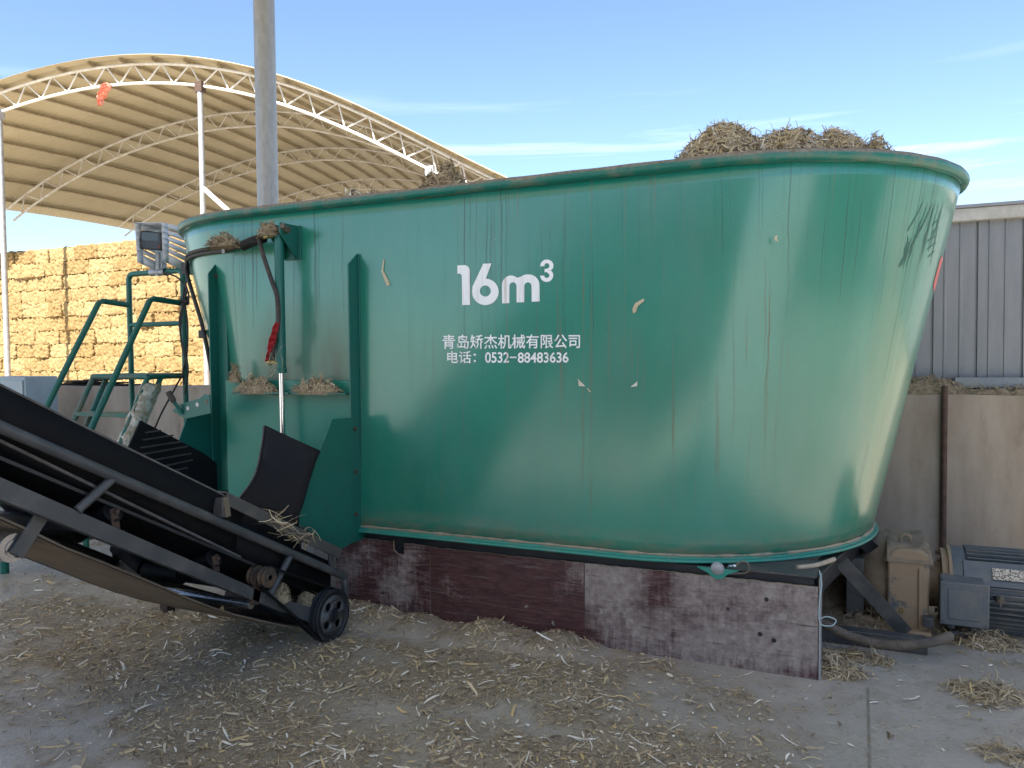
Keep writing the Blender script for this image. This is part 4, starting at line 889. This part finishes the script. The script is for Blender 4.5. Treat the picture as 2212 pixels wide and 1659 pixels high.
for k in range(1, 5):
    z = zp-k*.295; y = YF-.76*(k*.295)/(zp-.02)+.06; MB().box(LX+.02,RX-.02,y-.085,y+.085,z-.02,z+.012).build('tread', M['green_dusty'], la, .003)
MB().tube([(LX-.02,3.70,0),(LX-.02,3.70,.25)], .03, 12).build('foot', M['green'], la); MB().box(LX-.05,LX+.05,3.68,3.90,.24,.27).build('foot_bar', M['green'], la); MB().tube([(RX,3.88,0),(RX,3.88,.32)], .022, 12).build('foot', M['green'], la)
cw = MB(); c0 = at(318,835,0,RX+.03); G = []
for i in range(9):
    t = i/8; p = Vector((RX,YF,zp)).lerp(Vector((RX,YF-.76,.02)), .04+.36*t); G.append([p+Vector((.055*math.cos(a)+.012*math.sin(i*3+a*4),.09*math.sin(a)+.07+.010*math.cos(i*2.3+a*3),.012*math.sin(5*a+i))) for a in [2*math.pi*k/18 for k in range(18)]])
tag(cw.grid(G, True, True).build('cardboard_wrap', M['card']), 'crumpled pale cardboard wrapped round the right ladder stringers', 'cardboard')
# cables tied along the right rear post
cbm = MB(); cbx = thing('cable_bundle', (RX,YB,1.2), 'loose black cables tied to the right post of the green ladder', 'cables')
for i, pts_ in enumerate([[(352,588),(384,600),(402,625),(398,650),(388,690),(392,740),(400,790),(380,835),(350,890),(330,935)],[(398,650),(405,700),(404,760),(396,800),(398,830)],[(396,655),(390,720),(402,770),(406,800),(400,850)],[(400,612),(408,640),(402,652),(396,640),(404,600)],[(320,820),(350,814),(396,812)]]):
    MB().tube(bez([at(a,c,1,YB-.05-.012*i) for a, c in pts_],8), .0075, 8).build('cable', M['cable'], cbx)
b = MB(); q = at(399,650,1,YB-.03); b.lathe(q+Vector((0,0,-.035)), (0,0,1), [(0,.03),(.02,.04),(.05,.036),(.07,.03)], 12); b.build('tape', M['cable'], cbx)
# ---- weighing display
YD = YB-.01
wi = thing('weighing_display', tuple(at(342,588,1,YD)), 'black weighing display inside a slotted steel hood on top of the ladder', 'display')
px_ = at(342,590,1,YD); MB().tube([at(342,596,1,YD), at(342,545,1,YD)], .026, 14).build('post', M['galv'], wi)
MB().lathe(at(342,588,1,YD)-Vector((.085,0,0)), (1,0,0), [(0,.031),(.17,.031)], 14).build('clamp', M['galv'], wi)
hc0 = at(335,528,1,YD); 
tl, tr_, br2, bl2 = [at(a,c,1,YD-.16) for a, c in ((291,481),(349,480),(351,537),(296,540))]      # hood front opening
btr, bbr = at(372,490,1,YD+.16), at(379,577,1,YD+.16)
hd = MB(); back = Vector((.0,.30,0))
TLb, TRb = tl+Vector((.05,.26,-.02)), tr_+Vector((.05,.26,-.02)); BRb, BLb = br2+Vector((.05,.26,-.20)), bl2+Vector((.05,.26,-.20)); BRf, BLf = br2+Vector((0,0,-.10)), bl2+Vector((0,0,-.10))
hd.add([tl,tr_,TRb,TLb],[(0,1,2,3)])
def slotted(b, A, B, C, D, n=5):
    """side sheet A(top front) B(top back) C(bottom back) D(bottom front) with slanted slots cut through"""
    L_ = lambda u, v: A.lerp(B,u).lerp(D.lerp(C,u),v)
    vv = [0,.14]; 
    for i in range(n): vv += [.14+i*.15, .14+i*.15+.036]
    vv = sorted(set([0,1]+[round(x,3) for x in vv]))
    us = [0,.2,.8,1]
    for i in range(len(vv)-1):
        for j in range(3):
            slot = j == 1 and any(abs(vv[i]-(.14+k*.15)) < .004 for k in range(n))
            if not slot:
                sl = lambda u, v: L_(u, min(1,max(0,v+(.05*(u-.5) if 0 < v < 1 else 0)))); b.add([sl(us[j],vv[i]),sl(us[j+1],vv[i]),sl(us[j+1],vv[i+1]),sl(us[j],vv[i+1])],[(0,1,2,3)])
slotted(hd, tr_, TRb, BRb, BRf); slotted(hd, tl, TLb, BLb, BLf)
ho = hd.build('hood', M['stainless'], wi, recalc=False); so = ho.modifiers.new('sheet','SOLIDIFY'); so.thickness = .004; so.offset = 0
dp = MB(); d0 = [at(a,c,1,YD-.13) for a, c in ((303,497),(348,502),(347,541),(296,537))]
for _ in (0,): dp.prism(d0, (.02,.075,0))
dpo = dp.build('display_body', M['plastic_black'], wi, .012)
MB().prism([p+Vector((0,-.0015,0)) for p in [at(a,c,1,YD-.13) for a, c in ((307,501),(343,504),(342,521),(305,519))]], (0,.001,0)).build('screen', worn('lcd_glass', (.035,.042,.04), (.05,.055,.05), .15, 0, 3), dpo)
kp = MB(); nk = M['cabinet']
for r_ in range(2):
    for c_ in range(7):
        q = d0[3].lerp(d0[2], .14+.11*c_)+(d0[0]-d0[3])*(.13+.15*r_)+Vector((0,-.0015,0)); kp.box(q.x-.007,q.x+.007,q.y-.001,q.y,q.z-.005,q.z+.005)
ko = kp.build('keypad', worn('key_blue', (.04,.06,.10), (.07,.08,.1), .5, 0, 30), dpo); ko['kind'] = 'stuff'
MB().lathe(d0[3].lerp(d0[2], .92)+(d0[0]-d0[3])*.2, (0,-1,0), [(0,0),(0,.007),(.003,.007),(.003,0)], 10).build('button', M['red_cloth'], dpo)

# ================================================================== GEARED MOTOR
gm = thing('gear_motor', (.5,5.15,0), 'dusty brown gear unit with dark blue grey finned electric motor', 'motor')
MY = 5.18; mzt = at(2060,1176,1,MY).z; mr = .235; mz = mzt-mr-.01
gx0_, gx1_ = at(1917,1270,1,4.87).x, at(2008,1270,1,4.87).x; gzt = at(1960,1180,1,4.95).z
b = MB(); n = 9
ol = [(gx0_,.0),(gx1_,.0),(gx1_,gzt-.05)]+[(gx1_-.05+.05*math.cos(a),gzt-.05+.05*math.sin(a)) for a in (R(30),R(60),R(90))]+[(gx0_+.06,gzt),(gx0_+.02,gzt-.02),(gx0_,gzt-.06)]
b.prism([(x,4.87,z) for x, z in ol], (0,.55,0)); b.box(gx0_-.015,gx1_+.01,4.80,5.45,.0,.045)
b.build('gear_housing', M['gear'], gm, .012)
b = MB(); b.prism([(gx1_-.055,4.866,.02),(gx1_-.01,4.866,.02),(gx1_-.01,4.866,gzt-.12),(gx1_-.055,4.866,gzt-.10)], (0,-.012,0)); b.build('housing_rib', M['gear'], gm, .004)
b = MB(); b.lathe((gx0_+.01,MY,mz+.02), (-1,0,0), [(0,.27),(.06,.265),(.13,.22),(.17,.12),(.18,0)], 32); b.build('housing_bulge', M['dust'], gm)
b = MB(); b.lathe((at(1948,1318,1,4.868).x,4.868,at(1948,1318,1,4.868).z), (0,-1,0), [(0,0),(0,.012),(.012,.012),(.012,.006),(.004,.006),(.004,0)], 16); b.build('drain_plug', M['brass'], gm)
eb = MB(); q = Vector(((gx0_+gx1_)/2-.01,5.0,gzt)); eb.tube([q+Vector((.028*math.cos(a),0,.03+.028*math.sin(a))) for a in [R(-60+i*30) for i in range(11)]], .010, 8); eb.lathe(q, (0,0,1), [(0,.028),(.012,.028),(.016,.012),(.016,0)], 14); eb.build('lifting_eye', M['dust'], gm)
du = MB(); G = []
for i in range(15):
    row = []
    for j in range(13):
        x = gx0_-.02+(gx1_-gx0_+.04)*i/14; y = 4.86+.5*j/12; e_ = min(i,14-i,j,12-j)
        row.append((x,y,gzt-.075+(.0 if e_ == 0 else .078+.030*float(hnoise(np.array(x*9.),np.array(y*9.),2.,4))*min(1,e_/2))))
    G.append(row)
du.grid(G, True).build('dust_cap', M['dust'], gm)
b = MB(); b.lathe((gx1_,MY,mz), (1,0,0), [(0,.13),(.075,.13),(.075,.215),(.105,.215),(.108,.235),(.125,.235)], 36); b.build('adapter_flange', M['gear'], gm)
for a in range(8):
    an_ = R(22+45*a); b = MB(); b.lathe((gx1_+.07,MY+.19*math.cos(an_),mz+.19*math.sin(an_)), (-1,0,0), [(0,.014),(.014,.014),(.014,0)], 6, False); b.build('bolt', M['bolt'], gm)
mx0 = gx1_+.115; mx1 = mx0+1.0
b = MB(); b.lathe((mx0,MY,mz), (1,0,0), [(0,0),(0,.228),(.03,.236),(.075,.236),(.08,.212),(.92,.212),(.925,.236),(1.0,.225),(1.0,0)], 48); mo = b.build('motor_body', M['motor'], gm)
fn = MB()
for k in range(44):
    a = 2*math.pi*k/44; c_, s_ = math.cos(a), math.sin(a); p = Vector((mx0+.085, MY+.225*c_, mz+.225*s_)); q = Vector((mx0+.915, MY+.225*c_, mz+.225*s_)); fn.bar(p, q, .007, .040, (0,c_,s_))
fn.build('cooling_fins', M['motor'], mo)
np_ = MB(); nc = R(180-48); 
def onm(x, ang, rad): return Vector((x, MY+rad*math.cos(ang), mz+rad*math.sin(ang)))
b = MB(); a0_, a1_ = R(128), R(162)
b.prism([onm(mx0+.06,a0_,.235),onm(mx0+.06,a1_,.235),onm(mx0+.06,a1_,.262),onm(mx0+.06,a0_,.250)], (.62,0,0)); b.build('name_plate_pad', M['motor'], mo, .004)
t = NT('stamped_plate', .5, .4); v = t.vec('Object', (1,1,1)); br_ = t.n('ShaderNodeTexNoise'); br_.inputs['Scale'].default_value = 130; t.l(v, br_.inputs['Vector'])
t.col(t.mix(t.ramp(br_.outputs['Fac'], .5, .56), (.5,.45,.36), (.09,.075,.06)))
b = MB(); b.add([onm(mx0+.20,R(138),.2575),onm(mx0+.20,R(153),.2615),onm(mx0+.36,R(153),.2615),onm(mx0+.36,R(138),.2575)], [(0,1,2,3)]); b.build('name_plate', t.m, mo)
for x in (mx0+.14, mx0+.80): MB().box(x-.05,x+.05,MY-.22,MY+.22,.0,.05).build('foot', M['motor'], mo, .005)
jb = MB(); jx0, jx1 = at(2034,1300,1,4.79).x, at(2134,1300,1,4.79).x; jz1, jz0 = at(2036,1262,1,4.79).z+.01, at(2036,1345,1,4.79).z-.0
jb.box(jx0,jx1,4.80,5.0,jz0,jz1); jbo = jb.build('terminal_box', M['motor'], gm, .012)
MB().box(jx0-.008,jx1+.008,4.785,4.7995,jz0-.008,jz1+.008).build('lid', M['motor'], jbo, .006); MB().box(jx0+.03,jx1-.03,4.778,4.7855,jz0+.03,jz1-.03).build('lid_panel', M['motor'], jbo, .003)
for x in (jx0+.01,jx1-.01):
    for z in (jz0+.01,jz1-.01): MB().lathe((x,4.784,z),(0,-1,0),[(0,.006),(.004,.006),(.004,0)],8).build('screw', M['bolt'], jbo)
gl = []
for x in (jx0+.055, jx1-.055):
    b = MB(); b.lathe((x,4.88,jz0), (0,0,-1), [(0,.026),(.02,.026),(.022,.021),(.05,.019),(.05,0)], 8); b.build('cable_gland', M['motor'], jbo); gl.append((x,4.88,jz0-.05))
b = MB(); q = Vector((jx1+.075,4.92,(jz0+jz1)/2+.01)); b.lathe(q, (0,-1,0), [(-.05,.02),(0,.02),(.004,.014),(.02,.014),(.02,0)], 12); b.bar(q+Vector((0,-.02,.03)), q+Vector((0,-.02,-.03)), .008, .012, (0,1,0)); b.build('grease_fitting', M['bolt'], mo)
b = MB(); q = at(2003,1341,1,4.83); b.box(q.x-.022,q.x+.03,4.80,4.87,q.z-.028,q.z+.025); b.build('breather_box', M['grey_steel'], gm, .004)
# conduit with two cables out of the glands
cdn = thing('flexible_conduit', (.1,4.5,.1), 'dusty ribbed cable conduit sagging from the plywood corner to the motor terminal box', 'conduit')
cp = [at(a,c,1,4.40) for a, c in ((1762,1335),(1790,1352),(1838,1375),(1900,1391),(1960,1393))]+[at(2020,1385,1,4.5),at(2052,1374,1,4.62)]
cpts = bez(cp, 26); b = MB(); b.tube(cpts, [.0235+.0025*(i % 2) for i in range(len(cpts))], 14); b.build('ribbed_hose', M['conduit'], cdn)
for i, g in enumerate(gl):
    b = MB(); b.tube(bez([cpts[-2], cpts[-1]+Vector((.03,.03,.012)), Vector(g)+Vector((-.03,0,-.04)), Vector(g)+Vector((0,0,.005))],8), .010, 8); b.build('cable', M['cable'], cdn)
b = MB(); q = at(1768,1245,1,3.99); c1_ = at(1771,1300,1,3.99)
b.tube(bez([at(1770,1232,1,3.995),at(1775,1262,1,3.99),at(1770,1300,1,3.99),at(1771,1345,1,3.99),at(1795,1352,1,3.98),at(1806,1340,1,3.98),at(1788,1332,1,3.98),at(1772,1336,1,3.985)],8), .0028, 6)
tag(b.build('blue_string', worn('pale_blue_string', (.33,.47,.50), (.4,.45,.45), .8, 0, 30)), 'pale blue string hanging at the corner of the plywood and black frame', 'string')
heap('straw_heap', (.03,4.86,0), .32, .22, .07, 420, 'dark straw heap in the gap between plywood corner and gear unit', 'straw', 'straw heaps on the ground', 41, .4, .045, .004, .3)
heap('straw_heap', (-.12,5.45,0), .3, .40, .2, 700, 'dark heap of straw under the tub behind the corner frame', 'straw', 'straw heaps on the ground', 42, .4, .05, .005, .25)

# ================================================================== STRAW
# feed inside the tub and the mounds that show above the rim
def feed():
    g = []
    for i in range(9): g.append([Vector((YC*0+(XA+XB)/2+(p.x-(XA+XB)/2)*i/8, YC+(p.y-YC)*i/8, 2.42+.03*math.sin(i*2+k*.3))) for k, p in enumerate(ring(2.35,-.03))])
    o = MB().grid(g, True, True).build('feed', M['chaff'], None); return tag(o, 'chopped straw feed filling the green tub below its rim', 'feed', None, 'stuff')
feed()
def mound(px, pytop, Y, w_px, label, seed, tint=.55, wy=.35, n=1500, zb=2.47, ln_=.055, wd=.006, bump=.35):
    p = at(px, pytop, 1, Y); w = (at(px+w_px/2, pytop, 1, Y)-p).length
    return heap('straw_mound', (p.x,Y,zb), w, wy, (p.z-zb)/(1+bump*.55), n, label, 'straw', 'straw mounds heaped above the tub rim', seed, bump, ln_, wd, tint, pw=.8)
mound(1562, 266, 4.75, 285, 'tallest rounded straw mound above the rim near the middle of the tub', 51, .66, .5, 3600, 2.47, .06, .006, .16)
mound(1692, 283, 4.80, 340, 'low straw mound dipping between the two taller mounds on the tub', 52, .62, .5, 3000, 2.47, .06, .006, .2)
mound(1812, 281, 4.86, 225, 'broad straw mound above the rim at the right end of the tub', 53, .64, .36, 3200, 2.49, .06, .006, .2)
mound(1893, 304, 4.72, 110, 'small straggly straw mound at the far right of the rim', 54, .5, .25, 700, 2.50, .06, .006, .4)
mound(1935, 314, 4.80, 70, 'few loose straws at the right end of the heaped feed', 58, .5, .12, 160, 2.52, .06, .005, .5)
mound(958, 360, 4.12, 100, 'dark tuft of straw piled on the rim in front of the barn truss', 55, .42, .10, 900, 2.555, .06, .007, .4)
mound(778, 402, 4.35, 130, 'pale straw tuft behind the rim near the grey column', 56, .8, .18, 600, 2.5, .07, .008, .5)
mound(660, 434, 4.5, 90, 'few sparse straws above the rim by the grey column', 57, .7, .18, 120, 2.47, .06, .006, .5)
# straw lodged on the hoses, bracket and gate shelf
def lodged(px, py, Y, w, d, h, n, label, seed, tint=.4, ln_=.045, wd=.0035):
    p = at(px, py, 1, Y); return heap('straw_tuft', tuple(p), w, d, h, n, label, 'straw', 'straw lodged on the mixer', seed, .45, ln_, wd, tint, pw=1.5)
lodged(482, 531, 3.90, .145, .06, .065, 420, 'brown straw tuft lying along the hoses at the tub left end', 61)
lodged(580, 508, CYY-.03, .07, .05, .085, 300, 'brown straw tuft caught on top of the cylinder bracket', 62)
lodged(553, 847, 3.93, .20, .045, .085, 700, 'straw heap on the left half of the gate shelf', 63, .5, .03, .003)
lodged(683, 848, 3.93, .21, .045, .085, 700, 'straw heap on the right half of the gate shelf', 64, .5, .03, .003)
lodged(508, 822, 3.96, .045, .03, .10, 120, 'small straw tuft in the corner by the left guide post', 65, .5, .05, .004)
g_ = np.random.default_rng(3); Pn = np.array([tuple(at(590+g_.normal(0,10), 790+g_.normal(0,9), 1, CYY-.03)) for _ in range(16)])
tag(straw('straw_wisps', Pn, np.tile([0,-.6,.8],(16,1)), g_.uniform(.04,.12,16), .003, seed=9, lift=1.), 'thin pale straws caught at the lower fitting of the cylinder', 'straw', 'straw lodged on the mixer', 'stuff')
# red cloth tied on the hose; red plastic hanging from the truss
def ribbon(name, path, w, mat, label, cat, fold=.012, n=9, axis=(1,0,0)):
    c = bez(path, 8); G = []
    ax = Vector(axis)
    for i, p in enumerate(c):
        t = i/(len(c)-1); ww = w*(.35+.65*math.sin(math.pi*min(1,t*1.15+.05))) ; G.append([p+ax*(ww*(k/(n-1)-.5))+Vector((0,-1,0))*(fold*math.sin(k*2.2+i*.35)) for k in range(n)])
    o = MB().grid(G, True).build(name, mat, None, recalc=False); so = o.modifiers.new('sheet','SOLIDIFY'); so.thickness = .003
    return tag(o, label, cat)
ribbon('red_cloth', [at(a,c,1,CYY-.06) for a, c in ((599,697),(594,715),(588,735),(583,755),(576,780))], .05, M['red_cloth'], 'torn red cloth strip tied to the hose beside the hydraulic cylinder', 'cloth', .012, 9, (.9,0,-.2))
rp = [unp for unp in [at(a,c,1,13.95) for a, c in ((229,180),(228,190),(224,200),(219,212),(216,228))]]
ribbon('plastic_bag', rp, .36, M['pink_plastic'], 'crumpled faded red plastic bag hanging from the front truss of the barn', 'bag', .07, 11)
# chips stuck to the tub
def chip(outline, label, mat, name='straw_chip', cat='straw chip'):
    return tag(MB().prism([onwall(a,c,.004) for a, c in outline], (0,-.0025,0)).build(name, mat), label, cat, 'chips stuck to the tub wall')
pale = worn('pale_straw_chip', (.60,.53,.38), (.42,.34,.2), .7, 0, 30); white = worn('bleached_chip', (.72,.69,.6), (.6,.5,.35), .7, 0, 30)
def zc(l): return [zt_(a, b_) for a, b_ in l]
chip([(828,562),(831,560),(828,584),(836,598),(843,615),(836,618),(829,600),(824,586)], 'long bent straw sliver stuck on the tub right of the right guide post', pale)
chip(zc([(1597,1383),(1672,1458),(1608,1455)]), 'white triangular chip stuck on the tub, left one of the pair below the phone number', white)
chip([(1362,836),(1377,824),(1376,834)], 'white triangular chip stuck on the tub, right one of the pair below the phone number', white)
chip(zc([(1692,1470),(1727,1512),(1718,1518),(1690,1480)]), 'tan straw fleck on the tub just below the left white chip', pale)
chip([(1366,668),(1372,655),(1390,645),(1392,650),(1378,661),(1374,674),(1368,677)], 'curled tan leaf chip stuck on the tub right of the volume lettering', pale)
chip([(1673,511),(1680,508),(1678,515),(1682,522),(1674,520)], 'tiny pale chip stuck high on the tub between drip streaks', pale)

# ---- litter on the yard: crumbs, chopped straw, low drifts against the plywood
DR_ = [(at(px,py,1,3.90).x, 3.88, w, .22, h) for px, py, w, h in ((760,1330,.26,.085),(825,1321,.17,.075),(905,1334,.17,.062),(975,1345,.16,.035),(1054,1343,.24,.088),(1120,1356,.16,.06),(1199,1363,.20,.085),(1250,1380,.16,.04))]
DR_ += [(-1.5,3.55,1.0,.5,.018),(-2.5,3.45,.6,.5,.02),(-3.6,3.4,.7,.5,.03),(-2.0,2.95,.25,.15,.015),(-.9,3.1,.3,.15,.015),(-1.4,2.75,.35,.12,.018)]
def drift(x, y):
    z = np.zeros_like(x)
    for cx_, cy_, rx, ry, h in DR_:
        k = np.clip(1-((x-cx_)/rx)**2-((y-cy_)/ry)**2, 0, 1); z = np.maximum(z, h*k**.9*(.7+.6*hnoise(x+9,y+9,7.5,3)))
    return z
def density(x, y):
    n1 = hnoise(x+30, (y+30)*1.6, 1.4, 1); n2 = hnoise(x+30, (y+30)*1.5, 4.2, 2); n3 = hnoise(x+30, y+30, 12., 6); n = .38*n1+.36*n2+.26*n3
    band = np.exp(-np.clip((y-3.0),0,9)**2/.9-np.clip(2.75-y,0,9)**2/1.1)*np.clip((.1-x)/.6,0,1)*np.clip((x+7)/2,0,1)
    d = np.clip((n-.575+.38*band)*3.4, 0, 1)
    right = np.clip((x+.25)/.5, 0, 1); d = d*(1-right)+right*np.clip((n-.60)*4.2,0,1)*.8
    bare = np.exp(-((x+1.95)/.40)**2-((y-2.85)/.20)**2)+.9*np.exp(-((x+1.25)/.55)**2-((y-2.35)/.16)**2)+.8*np.exp(-((x+.45)/.55)**2-((y-3.35)/.22)**2)+.7*np.exp(-((x+3.4)/.5)**2-((y-2.2)/.35)**2)+np.exp(-((x+5.3)/.7)**2-((y-2.9)/.5)**2)*.7+.8*np.exp(-((x-.9)/.6)**2-((y-3.6)/.35)**2)
    d = d*(1-np.clip(bare,0,1)*.85); d = np.maximum(d, np.clip(drift(x,y)*14,0,1))
    return np.clip(np.maximum(d, .055+.10*np.clip((.3-x)/.6,0,1)*np.clip(band*1.5,0,1)), .04, 1)
g = np.random.default_rng(77)
N0 = 720000; D_ = g.uniform(1.85, 7.5, N0)**1.0; ang_ = g.uniform(-.74,.74,N0)+PSI
x = -np.sin(ang_)*D_/np.cos(ang_-PSI); y = np.cos(ang_)*D_/np.cos(ang_-PSI)
keep = (g.random(N0) < density(x,y)*np.clip(D_/6.5,.3,1)) & ~((y > 4.0) & (x > -3.2) & (x < -.17)) & (y < 6.65)
x, y = x[keep][:190000], y[keep][:190000]; print('straws', len(x)); z = drift(x,y); e = .02
Nn = np.stack([-(drift(x+e,y)-z)/e, -(drift(x,y+e)-z)/e, np.ones_like(z)],1); Nn /= np.linalg.norm(Nn,axis=1,keepdims=True)
n_ = len(x); big = g.random(n_) < .022; mid_ = g.random(n_) < .19
Ls = np.where(big, g.uniform(.035,.10,n_), np.where(mid_, g.uniform(.010,.034,n_), g.gamma(2.,.0065,n_)+.004)); Ws = np.where(big, g.uniform(.0018,.013,n_)**1.0, np.where(mid_, g.uniform(.0022,.009,n_), g.uniform(.0008,.0030,n_)))
tn = np.clip(np.where(big, g.normal(.72,.28,n_), np.where(mid_, g.normal(.60,.3,n_), g.normal(.43,.22,n_))), 0, 1)
tag(straw('chopped_straw', np.stack([x,y,z+.006+g.uniform(0,.008,n_)],1), Nn, Ls, Ws, tint=tn, seed=78, lift=.26, curl=.17), 'chopped straw and husks scattered thickly over the concrete yard', 'straw', None, 'stuff')
# the crumbly layer the straws lie in: a sheet following the drifts, only where litter is dense
def litter_layer():
    X = np.arange(-8.2, 1.9, .04); Y = np.arange(1.3, 6.68, .04); gx, gy = np.meshgrid(X, Y); d = density(gx,gy); dr = drift(gx,gy)
    lim = np.minimum(np.minimum(gx+8.2, 1.86-gx), gy-1.3)/.5; d = d*np.clip(lim,0,1)
    zz = .0035+dr+np.clip((d-.4)*4,0,1)*.007*hnoise(gx,gy,22,9)
    b = MB(); b.grid([[(float(gx[i,j]),float(gy[i,j]),float(zz[i,j])) for j in range(len(X))] for i in range(len(Y))], True)
    o = b.build('concrete_floor', mk_ground(True), recalc=False); a_ = o.data.attributes.new('cover', 'FLOAT', 'POINT'); a_.data.foreach_set('value', np.clip(d*.9,0,1).ravel().astype(np.float32))
    return tag(o, kind='structure')
litter_layer()
# small separate tufts of litter at the right
for i, (px, py, w, d_, h, n, lab) in enumerate([
    (1798,1452,.17,.12,.06,420,'tangled straw tuft at the foot of the plywood corner'),
    (2120,1388,.22,.16,.05,420,'loose straw tuft on the floor in front of the motor'),
    (2130,1500,.20,.15,.035,340,'dark straw tuft on the bare floor at the right edge'),
    (1850,1425,.22,.08,.03,260,'straw strewn below the black ground beam'),
    (2190,1640,.14,.10,.02,160,'small straw tuft in the bottom right corner')]):
    p = at(px, py, 2, 0.); heap('straw_tuft', (p.x,p.y,0), w, d_, h, n, lab, 'straw', 'straw tufts on the floor', 81+i, .6, .06, .0045, .5, pw=1.6)

# ================================================================== BEYOND THE PICTURE (unseen barns added to shape the reflections in the tub paint)
def added_barn(x0, x1, y0, y1, h, label):
    o = thing('reflection_barn', ((x0+x1)/2,(y0+y1)/2,0), label, 'barn'); m = worn('added_barn_wall', (.20,.19,.18), (.13,.125,.12), .8, 0, 2)
    MB().box(x0,x1,y0,y1,0,h).build('wall', m, o); b = MB(); xm = (x0+x1)/2
    b.prism([(x0-.4,y0-.4,h+.01),(x1+.4,y0-.4,h+.01),(xm,y0-.4,h+1.4)], (0,y1-y0+.8,0)); b.build('roof', M['galv'], o); return o
added_barn(-9.5,5.0,-24,-17,6.5,'long barn shape added unseen behind the camera to darken reflections in the tub')
added_barn(13,20,-9,3,5,'grey barn shape added unseen at the right to darken reflections in the tub')
